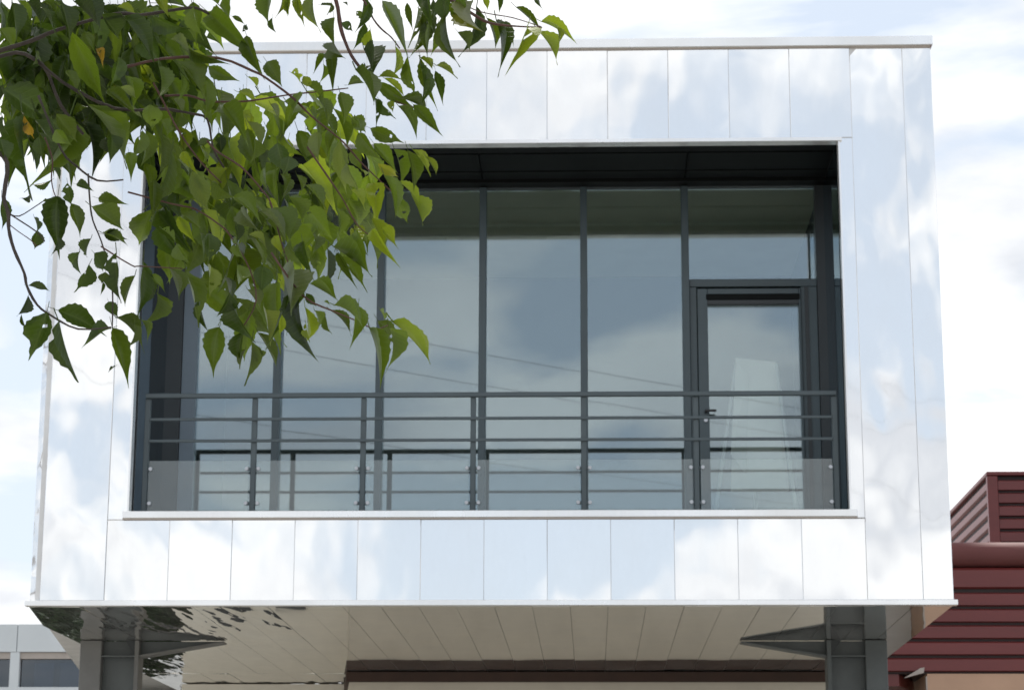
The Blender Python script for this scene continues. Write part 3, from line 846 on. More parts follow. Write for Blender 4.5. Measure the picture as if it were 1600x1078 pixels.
9 -0.543 -15.411 2.814 0.025 0.044 -0.029 0.032 -0.54 56 1
9 -0.499 -15.408 2.746 0.022 -0.025 -0.033 0.026 -0.88 20 1
2 -0.446 -15.261 2.955 0.018 -0.007 -0.044 0.024 0.64 51 1
11 -0.535 -15.485 2.867 0.001 -0.003 -0.034 0.032 -0.29 91 0
12 -0.963 -15.587 2.604 0.033 0.021 0.000 0.016 0.37 85 0
12 -0.980 -15.521 2.604 -0.014 0.005 -0.036 0.021 -1.90 15 0
12 -1.003 -15.469 2.584 0.006 0.009 -0.024 0.005 0.73 90 0
12 -0.949 -15.505 2.579 -0.019 0.003 -0.085 0.045 -0.10 98 0
12 -0.904 -15.598 2.540 0.018 0.026 -0.101 0.030 1.34 26 0
12 -0.950 -15.420 2.603 0.085 -0.004 -0.028 0.037 0.61 69 0
12 -0.847 -15.450 2.562 -0.052 0.028 -0.004 0.024 1.21 71 0
16 -0.863 -15.367 2.583 0.035 -0.023 -0.096 0.031 -0.02 93 1
16 -0.829 -15.478 2.488 -0.016 0.006 -0.009 0.005 -0.22 60 0
16 -0.861 -15.355 2.607 0.065 0.030 -0.026 0.024 -0.69 11 1
16 -0.800 -15.480 2.562 0.002 0.036 -0.034 0.013 -0.29 80 1
16 -0.874 -15.358 2.635 0.012 -0.006 -0.029 0.022 0.32 59 0
18 -0.914 -15.431 2.709 -0.019 0.021 -0.037 0.029 0.45 20 0
16 -0.926 -15.303 2.721 -0.018 0.011 -0.052 0.038 -1.18 43 0
16 -0.892 -15.316 2.703 -0.006 0.008 -0.020 0.025 -0.81 82 1
18 -0.830 -15.509 2.684 -0.006 0.024 -0.083 0.036 0.69 61 0
18 -0.801 -15.484 2.649 -0.031 0.037 -0.043 0.029 -0.11 51 1
18 -0.801 -15.427 2.691 0.003 0.005 -0.097 0.027 -0.55 31 0
18 -0.794 -15.418 2.664 0.004 0.047 -0.044 0.020 -0.11 42 0
16 -0.863 -15.462 2.645 0.001 -0.001 -0.024 0.006 -0.28 71 0
14 -0.933 -15.524 2.711 -0.003 0.019 -0.031 0.014 -1.32 13 0
16 -0.884 -15.378 2.756 0.041 -0.002 -0.010 0.022 0.70 38 0
16 -0.904 -15.390 2.745 -0.026 0.031 -0.029 0.025 -0.53 18 0
18 -0.887 -15.435 2.705 0.023 0.018 -0.022 0.032 0.56 91 0
18 -0.776 -15.409 2.638 -0.002 0.076 -0.047 0.013 0.89 3 1
18 -0.787 -15.425 2.667 0.031 -0.010 -0.030 0.015 0.10 31 1
16 -0.804 -15.404 2.590 0.026 0.009 -0.031 0.010 -0.59 11 1
18 -0.764 -15.364 2.696 0.021 0.014 -0.052 0.028 -0.54 15 1
18 -0.717 -15.460 2.666 0.028 0.047 -0.091 0.030 -0.07 72 1
18 -0.681 -15.441 2.682 0.016 -0.021 -0.060 0.035 -0.89 33 2
10 -0.669 -15.366 2.584 -0.019 -0.020 -0.080 0.039 -0.04 42 1
10 -0.655 -15.280 2.649 0.016 -0.068 -0.079 0.037 1.00 36 0
10 -0.639 -15.263 2.605 -0.036 0.049 -0.054 0.029 -0.83 46 0
10 -0.641 -15.234 2.575 -0.020 0.026 -0.029 0.019 0.37 9 1
10 -0.619 -15.309 2.575 -0.001 0.051 -0.073 0.014 -1.08 84 1
10 -0.598 -15.372 2.572 0.037 0.037 -0.050 0.023 0.06 48 1
10 -0.609 -15.277 2.565 0.009 -0.019 -0.023 0.013 -0.81 20 1
10 -0.590 -15.360 2.617 0.021 -0.039 -0.066 0.044 -0.41 49 2
10 -0.693 -15.376 2.760 0.004 0.003 -0.054 0.036 -0.56 16 0
10 -0.623 -15.347 2.760 0.036 0.017 -0.048 0.029 -0.61 82 1
10 -0.613 -15.243 2.733 0.003 -0.010 -0.053 0.037 -0.23 51 0
19 -0.550 -15.408 2.681 0.035 -0.099 -0.134 0.028 -0.68 52 0
18 -0.705 -15.371 2.634 0.009 -0.018 -0.058 0.015 0.83 52 0
10 -0.659 -15.250 2.734 0.024 -0.017 -0.051 0.035 -2.41 88 1
10 -0.672 -15.318 2.695 0.022 0.008 -0.049 0.034 -0.89 67 0
10 -0.657 -15.334 2.657 -0.012 0.014 -0.047 0.029 -0.78 3 0
18 -0.730 -15.486 2.707 0.018 -0.003 -0.039 0.028 1.14 55 1
10 -0.638 -15.254 2.684 0.027 0.012 -0.031 0.029 -1.02 39 5
9 -0.588 -15.273 2.781 0.019 -0.015 -0.030 0.021 0.40 57 2
10 -0.647 -15.352 2.759 0.014 -0.012 -0.049 0.026 1.40 60 1
19 -0.546 -15.461 2.663 0.034 -0.070 -0.086 0.042 -0.55 39 5
19 -0.511 -15.469 2.628 -0.015 -0.008 -0.127 0.023 1.44 93 0
19 -0.544 -15.407 2.623 0.018 -0.020 -0.056 0.017 -0.76 53 0
9 -0.526 -15.337 2.752 0.011 -0.050 -0.071 0.022 0.56 53 0
9 -0.500 -15.337 2.765 -0.005 0.055 -0.073 0.027 0.28 16 1
11 -0.464 -15.475 2.698 0.009 -0.009 -0.069 0.014 -1.79 0 0
19 -0.484 -15.541 2.617 0.051 -0.016 -0.030 0.017 -0.02 22 1
11 -0.413 -15.487 2.731 0.013 -0.005 -0.049 0.029 1.09 50 1
11 -0.453 -15.472 2.702 0.072 -0.046 -0.054 0.017 -0.19 39 1
11 -0.444 -15.494 2.685 0.028 -0.021 -0.061 0.014 0.52 63 1
11 -0.439 -15.471 2.685 0.050 -0.019 -0.060 0.022 0.22 26 1
11 -0.386 -15.459 2.739 0.034 -0.055 -0.072 0.019 0.73 7 2
11 -0.370 -15.461 2.739 0.032 -0.026 -0.038 0.015 0.37 60 2
19 -0.436 -15.597 2.564 0.066 -0.027 -0.017 0.019 -0.77 71 1
19 -0.398 -15.560 2.570 0.007 -0.034 -0.066 0.024 -0.33 6 1
19 -0.455 -15.470 2.586 0.046 -0.013 -0.028 0.012 -0.48 35 1
19 -0.374 -15.426 2.600 0.012 0.021 -0.013 0.020 -0.09 89 1
19 -0.379 -15.409 2.585 0.038 -0.016 -0.050 0.025 0.14 21 1
19 -0.379 -15.555 2.533 0.040 -0.045 -0.087 0.022 -0.42 25 1
19 -0.346 -15.546 2.538 0.028 0.056 -0.053 0.022 -0.17 37 1
19 -0.350 -15.442 2.573 0.081 -0.058 -0.072 0.026 -0.77 14 2
19 -0.500 -15.482 2.590 0.016 0.039 -0.059 0.019 0.08 23 2
19 -0.485 -15.467 2.589 0.018 0.017 -0.029 0.019 -0.18 11 1
19 -0.494 -15.507 2.556 0.002 0.027 -0.030 0.014 1.49 9 2
19 -0.462 -15.494 2.572 0.002 0.020 -0.032 0.012 0.97 36 1
19 -0.466 -15.493 2.598 0.013 0.003 -0.004 0.012 -0.86 21 1
19 -0.532 -15.543 2.562 0.001 0.012 -0.035 0.012 0.02 35 2
9 -0.554 -15.303 2.767 0.015 -0.021 -0.061 0.030 1.30 19 1
19 -0.509 -15.402 2.637 0.018 0.005 -0.023 0.015 0.82 96 0
10 -0.814 -15.037 2.956 -0.009 0.009 -0.078 0.037 1.58 7 0
10 -0.733 -15.219 2.851 0.050 0.002 -0.080 0.037 -1.01 46 2
11 -0.503 -15.256 2.797 -0.074 -0.026 -0.068 0.048 -0.19 37 1
1 -1.157 -14.972 3.242 0.002 0.001 -0.068 0.026 0.64 66 0
10 -0.772 -14.965 2.922 0.073 -0.050 -0.059 0.033 -0.99 98 1
2 -0.881 -15.276 3.099 0.024 -0.009 -0.066 0.025 -0.43 56 1
2 -0.497 -15.103 3.050 -0.022 -0.011 -0.047 0.020 -0.05 92 1
15 -1.059 -15.244 3.043 0.037 0.082 -0.063 0.050 -0.53 74 0
0 -0.995 -15.029 3.283 -0.023 0.001 -0.057 0.028 -0.04 91 1"""
BACK_LEAVES = """-1.287 -14.594 3.446 0.004 0.001 -0.070 0.031 0.34 1
-1.041 -14.588 3.503 0.042 0.042 -0.064 0.038 -0.42 0
-0.975 -14.583 3.342 0.056 0.031 -0.056 0.042 0.23 0
-1.046 -14.310 3.469 0.021 -0.002 -0.095 0.045 -0.02 0
-0.994 -14.338 3.566 0.057 0.003 -0.050 0.032 0.35 1
-1.253 -14.642 3.301 -0.016 -0.014 -0.093 0.043 0.84 1
-1.346 -14.382 3.359 0.055 -0.003 -0.071 0.033 1.23 0
-1.192 -14.616 3.362 0.067 0.023 -0.069 0.046 -0.14 0
-1.149 -14.716 3.327 0.067 -0.025 -0.051 0.034 -0.06 0
-1.195 -14.662 3.221 0.061 -0.014 -0.104 0.053 0.59 0
-0.955 -14.652 3.462 0.077 0.012 -0.005 0.034 1.35 0
-1.286 -14.550 3.297 0.058 0.024 -0.087 0.055 -1.12 0
-1.041 -14.999 3.203 0.081 0.003 -0.046 0.038 -0.01 1
-1.012 -14.891 3.335 -0.029 0.005 -0.057 0.028 0.16 0
-1.012 -14.912 3.165 0.025 0.042 -0.040 0.028 -0.08 0
-1.136 -14.318 3.513 0.004 0.038 -0.067 0.037 -1.23 0
-1.287 -14.304 3.619 0.075 -0.052 -0.075 0.038 0.73 0
-1.189 -14.495 3.521 0.087 0.028 -0.032 0.042 0.16 0
-1.124 -14.824 3.309 0.061 -0.011 -0.004 0.030 0.14 0
-1.272 -14.468 3.425 0.055 -0.010 -0.049 0.026 0.34 1
-1.246 -14.749 3.343 0.017 -0.010 -0.066 0.024 0.67 1
-1.343 -14.445 3.426 0.028 -0.001 -0.094 0.046 -0.51 1
-1.291 -14.646 3.405 0.024 0.010 -0.072 0.036 -0.53 0
-1.024 -14.618 3.450 0.038 0.036 -0.042 0.033 0.15 1
-1.135 -14.720 3.198 0.002 -0.017 -0.073 0.025 0.30 0
-1.153 -14.549 3.270 0.011 -0.001 -0.101 0.043 -0.41 0
-1.057 -14.624 3.485 0.027 0.035 -0.037 0.025 -0.04 0
-1.119 -14.656 3.292 0.043 -0.010 -0.089 0.044 0.63 0
-1.086 -14.846 3.183 0.010 0.019 -0.107 0.056 0.26 0
-0.937 -14.578 3.527 0.047 0.026 -0.079 0.041 0.26 1
-1.279 -14.564 3.328 -0.034 0.029 -0.058 0.031 1.84 0
-1.023 -14.426 3.350 0.051 0.011 -0.086 0.044 -0.06 0
-1.190 -14.655 3.436 0.015 -0.014 -0.097 0.039 1.19 0
-0.878 -14.795 3.401 0.048 0.012 -0.064 0.041 0.82 1
-1.253 -14.728 3.195 0.038 -0.034 -0.102 0.046 0.93 0
-0.994 -14.546 3.439 0.045 0.023 -0.031 0.025 0.30 1
-0.963 -14.417 3.477 0.075 0.024 -0.017 0.036 0.39 0
-1.187 -14.828 3.261 0.050 -0.027 -0.072 0.031 -0.17 1
-0.972 -14.486 3.568 0.021 -0.015 -0.074 0.033 0.35 1
-0.986 -14.857 3.266 0.067 -0.010 -0.051 0.039 0.73 1
-0.927 -14.742 3.244 0.050 0.009 -0.088 0.042 -0.57 0
-1.246 -14.427 3.351 0.050 -0.004 -0.073 0.036 0.47 1
-0.808 -14.995 3.361 0.010 -0.013 -0.084 0.038 0.35 1
-1.153 -14.587 3.444 0.046 -0.038 -0.126 0.046 -0.35 0
-1.118 -14.977 3.092 0.037 0.018 -0.046 0.027 -0.96 0
-0.960 -14.416 3.509 0.032 0.034 -0.040 0.025 0.46 1
-1.143 -14.891 3.174 0.051 -0.006 -0.039 0.031 0.03 0
-1.094 -14.728 3.215 0.007 0.027 -0.085 0.042 -0.57 1
-0.905 -14.822 3.405 0.066 -0.009 -0.101 0.054 -0.62 0
-1.211 -14.614 3.287 0.031 -0.008 -0.104 0.046 -0.65 0
-1.084 -14.397 3.412 0.024 -0.010 -0.071 0.035 -0.19 1
-1.023 -14.908 3.390 0.046 -0.005 -0.060 0.029 0.13 0
-1.230 -14.475 3.512 0.019 0.062 -0.089 0.045 -0.50 1
-1.065 -14.683 3.455 -0.000 -0.014 -0.115 0.044 -0.24 0
-1.001 -14.318 3.526 0.021 -0.046 -0.143 0.062 -0.17 1
-1.281 -14.371 3.512 -0.001 0.032 -0.050 0.030 0.34 0
-1.180 -14.983 3.295 0.005 0.014 -0.103 0.053 0.31 0
-1.188 -14.755 3.188 0.006 -0.005 -0.082 0.033 -0.06 0
-0.848 -14.895 3.236 0.035 -0.026 -0.116 0.044 0.13 0
-0.988 -14.826 3.389 0.058 -0.002 -0.035 0.025 0.90 0
-1.059 -14.740 3.307 -0.003 0.010 -0.079 0.041 0.10 0
-0.899 -14.777 3.337 0.008 0.008 -0.085 0.035 0.30 0
-1.167 -14.491 3.467 0.054 -0.035 -0.111 0.051 0.17 1
-1.107 -14.966 3.184 0.013 -0.003 -0.065 0.027 -0.34 0
-0.895 -14.525 3.529 -0.013 0.002 -0.066 0.029 -0.61 0
-1.199 -14.846 3.310 -0.008 0.035 -0.055 0.025 -0.17 0
-1.237 -14.764 3.207 0.038 -0.033 -0.071 0.033 -0.35 1
-1.109 -14.821 3.334 0.067 -0.019 -0.062 0.037 0.15 0
-1.059 -14.608 3.451 -0.063 -0.002 -0.077 0.043 -1.08 0
-1.160 -14.965 3.279 -0.011 0.004 -0.053 0.023 0.51 1
-1.203 -14.315 3.469 0.109 -0.031 -0.075 0.057 -0.98 0
-1.315 -14.514 3.440 0.034 -0.025 -0.111 0.049 -0.61 1
-1.206 -14.627 3.265 0.019 -0.040 -0.074 0.023 -1.05 1
-0.839 -14.825 3.410 0.004 -0.028 -0.097 0.040 0.52 0
-1.001 -14.309 3.639 0.029 0.018 -0.053 0.026 0.62 1
-0.859 -14.950 3.308 0.101 0.015 -0.011 0.042 -0.81 0
-0.950 -14.601 3.461 0.017 0.013 -0.090 0.039 0.02 0
-1.088 -14.379 3.440 0.006 -0.028 -0.099 0.038 0.26 0
-1.050 -14.695 3.332 0.036 -0.026 -0.106 0.040 -0.43 0
-0.938 -14.601 3.415 0.065 -0.023 -0.080 0.046 -0.61 0
-1.286 -14.420 3.362 -0.023 -0.006 -0.105 0.050 -0.32 0
-1.105 -14.769 3.447 -0.023 0.016 -0.091 0.041 -0.27 1
-1.175 -14.325 3.459 0.083 0.018 -0.052 0.041 -1.22 0
-1.116 -14.756 3.329 0.077 -0.029 -0.061 0.039 0.30 0
-1.003 -14.513 3.383 0.056 0.006 -0.091 0.041 -0.90 0
-1.027 -14.990 3.357 0.037 0.003 -0.106 0.045 -0.30 0
-1.064 -14.642 3.426 -0.003 -0.080 -0.141 0.049 -0.35 0
-1.026 -14.409 3.392 0.094 0.021 -0.077 0.062 0.50 0
-1.211 -14.923 3.292 0.008 0.059 -0.054 0.035 -0.08 1
-1.027 -14.871 3.190 -0.019 0.059 -0.066 0.043 0.38 0
-1.167 -14.668 3.348 0.044 0.015 -0.027 0.023 -1.21 0
-1.231 -14.540 3.552 0.064 -0.051 -0.083 0.038 -0.08 0
-1.011 -14.954 3.184 0.066 -0.013 -0.096 0.051 -0.55 0
-1.253 -14.748 3.162 0.039 -0.007 -0.065 0.028 -0.37 1
-1.146 -14.395 3.460 0.001 0.027 -0.102 0.043 0.43 0
-0.934 -14.806 3.323 0.053 0.042 -0.032 0.030 0.14 1
-1.303 -14.359 3.594 0.046 -0.026 -0.128 0.054 -0.24 0
-0.903 -14.713 3.427 0.054 -0.002 -0.100 0.052 -0.65 0
-1.135 -14.589 3.273 0.031 -0.004 -0.051 0.028 0.48 0
-1.053 -14.560 3.354 0.016 -0.000 -0.108 0.049 0.03 0
-1.037 -14.687 3.247 0.051 -0.003 -0.084 0.038 0.57 0
-1.331 -14.554 3.553 -0.002 0.000 -0.078 0.038 -1.22 0
-1.211 -14.398 3.331 0.002 -0.024 -0.073 0.030 0.62 0
-1.218 -14.689 3.405 0.072 -0.051 -0.127 0.059 -0.72 1
-0.933 -14.974 3.273 0.011 -0.018 -0.109 0.039 0.53 1
-0.989 -14.349 3.503 0.036 0.004 -0.053 0.027 0.18 0
-1.133 -14.344 3.435 0.068 -0.019 -0.096 0.052 0.07 0
-1.189 -14.742 3.345 0.021 -0.036 -0.112 0.041 0.13 0
-1.160 -14.315 3.574 -0.027 0.016 -0.088 0.043 -1.01 1
-0.881 -14.825 3.261 -0.057 -0.011 -0.085 0.041 -0.69 0
-0.992 -14.788 3.377 -0.026 -0.039 -0.114 0.052 -0.70 0
-1.274 -14.436 3.546 0.095 -0.094 -0.130 0.057 -0.02 0
-1.054 -14.445 3.438 0.033 -0.017 -0.068 0.026 -0.15 1
-1.124 -14.875 3.167 0.052 -0.015 -0.089 0.042 1.03 1
-1.140 -14.783 3.421 -0.048 0.009 -0.039 0.032 0.28 0
-1.125 -14.674 3.248 0.038 -0.018 -0.055 0.022 0.26 1
-1.265 -14.363 3.494 0.002 0.033 -0.065 0.037 -1.09 0
-1.126 -14.981 3.171 0.010 -0.027 -0.083 0.037 0.19 0
-1.034 -14.450 3.526 0.064 -0.043 -0.068 0.029 -0.62 0
-0.994 -14.493 3.432 0.030 0.004 -0.108 0.045 0.18 0
-0.885 -14.658 3.435 0.006 -0.070 -0.140 0.043 0.19 0
-1.256 -14.372 3.377 0.090 0.026 -0.038 0.043 0.49 1
-0.937 -14.712 3.425 0.030 -0.004 -0.113 0.048 -0.54 0
-1.112 -14.604 3.480 -0.010 0.011 -0.091 0.040 -0.45 0
-1.263 -14.707 3.484 -0.002 0.009 -0.090 0.036 -0.75 0
-1.207 -14.943 3.228 0.064 -0.074 -0.120 0.042 -1.35 1
-1.072 -14.676 3.368 0.003 0.030 -0.085 0.040 0.54 0
-0.981 -14.861 3.410 0.049 -0.062 -0.107 0.041 -0.93 1
-1.186 -14.689 3.434 0.015 0.064 -0.089 0.051 -0.17 0
-1.253 -14.687 3.450 0.060 -0.047 -0.128 0.058 0.16 1
-0.901 -14.735 3.429 -0.006 0.016 -0.116 0.057 -0.63 1
-1.193 -14.709 3.486 0.038 0.011 -0.056 0.028 -0.27 1
-1.004 -14.756 3.334 0.024 0.016 -0.049 0.027 -0.61 0
-0.934 -14.861 3.377 0.051 -0.021 -0.082 0.037 0.26 0
-1.024 -14.305 3.642 0.081 -0.004 0.008 0.035 0.20 0
-0.961 -14.773 3.425 0.074 -0.035 -0.079 0.038 -0.41 1
-1.016 -14.509 3.340 -0.063 0.024 -0.086 0.054 0.38 1
-1.018 -14.924 3.327 0.016 -0.036 -0.107 0.044 -0.26 0
-0.921 -14.847 3.376 0.052 -0.035 -0.102 0.040 0.18 0
-1.302 -14.306 3.325 -0.008 0.052 -0.050 0.026 -0.68 1
-1.244 -14.593 3.522 0.053 -0.068 -0.139 0.045 1.09 0
-1.206 -14.751 3.247 -0.042 0.015 -0.060 0.030 0.42 0
-1.012 -14.482 3.339 0.027 0.008 -0.058 0.026 -0.40 0
-1.131 -14.514 3.407 0.061 0.003 -0.075 0.037 0.47 0
-1.132 -14.300 3.634 0.051 0.016 -0.054 0.038 0.39 1
-0.987 -14.698 3.447 0.046 -0.049 -0.138 0.050 0.05 0
-0.926 -14.482 3.513 0.086 -0.032 -0.041 0.042 0.17 0
-1.264 -14.573 3.449 -0.006 0.012 -0.062 0.032 -0.33 0
-1.165 -14.435 3.433 0.025 0.002 -0.055 0.023 0.09 0
-1.068 -14.456 3.498 -0.020 0.009 -0.070 0.029 0.53 0
-0.915 -14.830 3.311 0.079 -0.070 -0.117 0.051 0.47 0
-1.224 -14.634 3.341 0.023 0.016 -0.059 0.027 -0.78 0
-0.887 -14.632 3.406 0.057 -0.004 -0.074 0.040 -0.79 0
-1.215 -14.695 3.481 0.085 -0.030 -0.073 0.046 -1.14 1
-0.990 -14.873 3.399 0.034 -0.076 -0.093 0.030 -0.22 1
-1.141 -14.670 3.229 0.053 0.017 -0.020 0.028 0.77 1
-0.901 -14.761 3.320 0.037 0.009 -0.112 0.055 -0.14 1
-1.008 -14.811 3.325 0.017 0.031 -0.069 0.037 -0.55 1
-0.893 -14.751 3.290 0.045 0.008 -0.043 0.026 0.02 0
-1.178 -14.991 3.245 0.048 0.001 -0.020 0.021 -0.53 0
-1.183 -14.747 3.447 -0.011 0.059 -0.074 0.041 0.87 1
-1.248 -14.518 3.373 0.006 0.041 -0.091 0.043 -0.10 1
-1.290 -14.561 3.358 -0.057 0.040 -0.059 0.036 0.44 0
-1.261 -14.463 3.561 -0.013 0.016 -0.066 0.029 -0.31 0
-1.118 -14.487 3.572 0.005 -0.049 -0.104 0.041 0.30 1
-1.167 -14.742 3.305 0.031 0.007 -0.110 0.057 0.07 0
-1.193 -14.366 3.559 0.091 0.000 -0.083 0.059 0.28 1
-1.073 -14.687 3.262 0.058 -0.054 -0.082 0.032 -1.15 0
-1.098 -14.700 3.284 0.044 0.020 -0.045 0.034 0.03 0
-1.084 -14.528 3.545 0.019 -0.007 -0.081 0.039 0.19 1
-1.110 -14.501 3.525 0.062 -0.034 -0.098 0.044 0.08 0
-0.959 -14.813 3.271 0.003 -0.020 -0.070 0.028 -0.66 1
-1.167 -14.632 3.321 0.020 -0.012 -0.068 0.024 -1.06 1
-1.202 -14.504 3.272 0.062 0.061 -0.083 0.059 0.87 0
-1.023 -14.443 3.464 0.045 -0.002 -0.077 0.034 0.37 0
-0.880 -14.748 3.340 0.039 0.002 -0.085 0.039 0.56 0
-1.012 -14.830 3.205 0.017 -0.003 -0.117 0.049 -0.88 1
-1.045 -14.542 3.331 0.028 -0.006 -0.069 0.035 -0.34 1
-1.251 -14.665 3.279 0.025 0.001 -0.059 0.030 0.52 0
-1.223 -14.434 3.534 0.086 -0.032 -0.108 0.046 -0.04 0
-1.208 -14.390 3.445 0.009 0.046 -0.075 0.040 0.22 0
-1.067 -14.479 3.524 0.054 -0.059 -0.117 0.039 0.89 0
-0.928 -14.819 3.348 0.021 -0.007 -0.101 0.046 -0.39 0
-1.185 -14.466 3.329 0.017 -0.002 -0.069 0.032 0.36 0
-1.237 -14.597 3.331 0.004 -0.026 -0.074 0.031 -0.91 1
-1.031 -14.493 3.552 0.099 -0.037 -0.102 0.056 0.44 0
-0.942 -14.486 3.402 -0.029 0.058 -0.054 0.032 0.72 1
-0.911 -14.657 3.340 0.066 -0.036 -0.085 0.046 -0.51 0
-1.115 -14.590 3.413 0.030 0.021 -0.077 0.038 -0.05 1
-1.049 -14.529 3.557 0.055 0.019 -0.107 0.061 0.05 0
-1.115 -14.307 3.604 0.063 -0.005 -0.056 0.040 -0.22 0
-1.156 -14.936 3.332 0.036 -0.092 -0.146 0.049 -1.05 0
-1.111 -14.798 3.343 0.014 0.034 -0.044 0.026 0.31 1
-1.176 -14.721 3.404 0.011 -0.011 -0.100 0.043 0.18 0
-0.991 -14.590 3.286 0.068 -0.022 -0.062 0.039 -0.26 0
-1.125 -14.713 3.263 0.057 -0.013 -0.109 0.047 -0.25 0
-1.223 -14.907 3.266 0.043 0.022 -0.072 0.040 -1.11 0
-1.060 -14.836 3.204 0.075 -0.027 -0.074 0.042 -0.46 0
-0.940 -14.359 3.463 0.038 0.008 -0.124 0.057 -0.55 0
-1.173 -14.377 3.432 0.009 -0.056 -0.095 0.033 0.22 1
-1.241 -14.659 3.464 -0.027 -0.017 -0.061 0.024 1.22 1
-1.133 -14.939 3.267 0.019 0.034 -0.057 0.029 -0.40 1
-1.099 -14.476 3.515 0.026 0.009 -0.100 0.040 -0.97 1
-1.238 -14.548 3.305 0.041 0.011 -0.051 0.027 -1.61 1
-1.014 -14.990 3.219 0.111 -0.026 -0.048 0.057 -0.50 0
-0.938 -14.687 3.435 0.055 -0.002 -0.107 0.051 -0.28 0
-1.022 -14.415 3.433 0.003 -0.014 -0.078 0.031 -0.28 0
-1.067 -14.847 3.349 0.018 0.001 -0.075 0.032 -0.43 0
-1.270 -14.734 3.452 0.042 0.020 -0.023 0.025 -1.03 0
-1.216 -14.911 3.386 0.025 0.017 -0.040 0.022 0.13 1
-1.139 -14.485 3.381 -0.028 0.107 -0.091 0.059 0.63 0
-1.109 -14.989 3.172 -0.002 0.038 -0.072 0.032 0.40 0
-0.911 -14.998 3.137 0.013 0.009 -0.050 0.023 -0.62 0
-1.253 -14.595 3.328 0.024 -0.019 -0.068 0.027 -1.12 0
-0.987 -14.816 3.326 0.031 -0.048 -0.075 0.025 -0.66 0
-1.128 -14.851 3.391 0.073 -0.040 -0.084 0.041 -0.10 0
-1.280 -14.369 3.293 0.066 0.059 -0.028 0.037 0.71 0
-1.244 -14.690 3.337 0.027 0.007 -0.057 0.031 -0.31 0
-1.214 -14.768 3.289 0.086 -0.011 -0.072 0.044 -0.69 0
-1.173 -14.315 3.511 0.072 0.043 -0.055 0.045 0.37 0
-1.184 -14.522 3.438 0.071 0.049 -0.060 0.051 0.97 0
-1.182 -14.997 3.365 0.013 0.050 -0.080 0.044 0.34 0
-1.310 -14.540 3.304 0.014 0.041 -0.061 0.032 0.24 1
-0.959 -14.508 3.506 0.084 -0.011 -0.084 0.054 0.69 0
-1.110 -14.867 3.400 0.081 0.011 -0.052 0.047 0.30 0
-0.987 -14.378 3.429 0.022 -0.032 -0.136 0.047 -0.23 0
-1.243 -14.610 3.217 -0.010 -0.065 -0.115 0.049 0.04 0
-1.243 -14.736 3.353 0.004 0.037 -0.042 0.021 -0.22 0
-1.179 -14.860 3.139 0.046 -0.026 -0.082 0.031 -0.42 0
-1.013 -14.981 3.255 0.029 0.031 -0.063 0.035 -0.44 0
-1.215 -14.633 3.256 0.020 -0.028 -0.114 0.045 -0.01 1
-1.265 -14.761 3.312 0.060 -0.010 -0.030 0.028 -0.30 0
-0.849 -14.810 2.922 0.056 -0.038 -0.073 0.029 -0.03 0
-0.490 -14.606 3.163 0.029 -0.007 -0.091 0.041 -0.35 1
-0.713 -14.902 3.116 -0.004 -0.010 -0.115 0.049 0.36 2
-0.505 -14.913 3.037 0.046 -0.008 -0.065 0.037 -0.03 1
-0.627 -14.846 3.118 -0.009 0.002 -0.058 0.025 -0.58 2
-0.714 -14.694 3.091 0.049 -0.043 -0.086 0.033 -0.15 0
-0.720 -15.027 2.997 -0.054 0.040 -0.034 0.027 0.54 2
-0.693 -14.978 2.981 -0.011 -0.003 -0.063 0.026 -1.09 1
-1.036 -14.831 3.264 0.025 -0.021 -0.115 0.047 0.27 1
-0.935 -14.893 3.278 0.037 -0.045 -0.078 0.024 1.00 2
-1.165 -14.678 3.404 -0.023 0.012 -0.054 0.027 -0.20 1
-0.687 -14.784 3.016 0.021 -0.003 -0.117 0.044 -1.36 1
-1.205 -14.879 3.220 0.040 -0.065 -0.112 0.037 -0.12 0
-1.069 -14.888 3.391 0.024 -0.018 -0.069 0.023 -0.09 1
-0.756 -15.004 3.170 0.034 -0.001 -0.106 0.052 -0.41 1
-0.636 -14.714 3.228 0.093 0.015 -0.056 0.045 -0.27 1
-0.753 -14.891 3.062 -0.003 -0.008 -0.083 0.031 -0.13 2
-0.954 -14.829 3.371 -0.001 -0.033 -0.086 0.032 -0.13 1
-0.886 -14.603 3.309 0.096 -0.013 -0.068 0.050 -0.33 1
-1.097 -14.669 3.283 0.048 -0.029 -0.111 0.045 -0.66 1
-0.581 -14.854 2.945 -0.044 0.023 -0.076 0.036 0.38 2
-0.532 -14.656 3.243 0.044 -0.004 -0.093 0.046 0.81 2
-0.586 -14.707 3.189 0.065 -0.002 -0.068 0.037 0.15 1
-0.833 -14.819 3.045 0.009 0.043 -0.050 0.025 0.53 1
-0.942 -14.948 3.228 -0.007 0.025 -0.048 0.024 0.35 0
-0.457 -14.858 3.033 -0.019 0.026 -0.076 0.040 0.02 1
-0.612 -14.628 2.964 0.044 0.048 -0.079 0.040 -0.21 1
-0.655 -14.621 2.943 0.059 0.022 -0.021 0.032 0.99 1
-1.185 -14.691 3.394 0.042 0.024 -0.104 0.053 -0.43 1
-0.492 -14.849 2.993 0.043 -0.020 -0.056 0.026 0.81 1
-1.069 -14.990 3.289 0.015 0.013 -0.082 0.037 -1.01 0
-0.991 -14.790 3.326 0.050 -0.001 -0.048 0.025 0.00 1
-0.801 -14.779 2.810 0.090 -0.060 -0.081 0.044 0.58 1
-0.709 -14.713 2.872 0.045 0.009 -0.030 0.023 -0.54 1
-0.827 -14.697 2.980 0.048 0.036 -0.016 0.026 -0.18 1
-0.857 -14.605 3.203 0.006 0.043 -0.052 0.028 -0.22 1
-0.621 -15.045 2.988 -0.002 -0.026 -0.071 0.023 0.43 1
-0.648 -14.647 3.257 0.084 -0.031 -0.057 0.040 0.25 1
-1.203 -14.623 3.404 0.077 0.026 0.003 0.033 -1.29 0
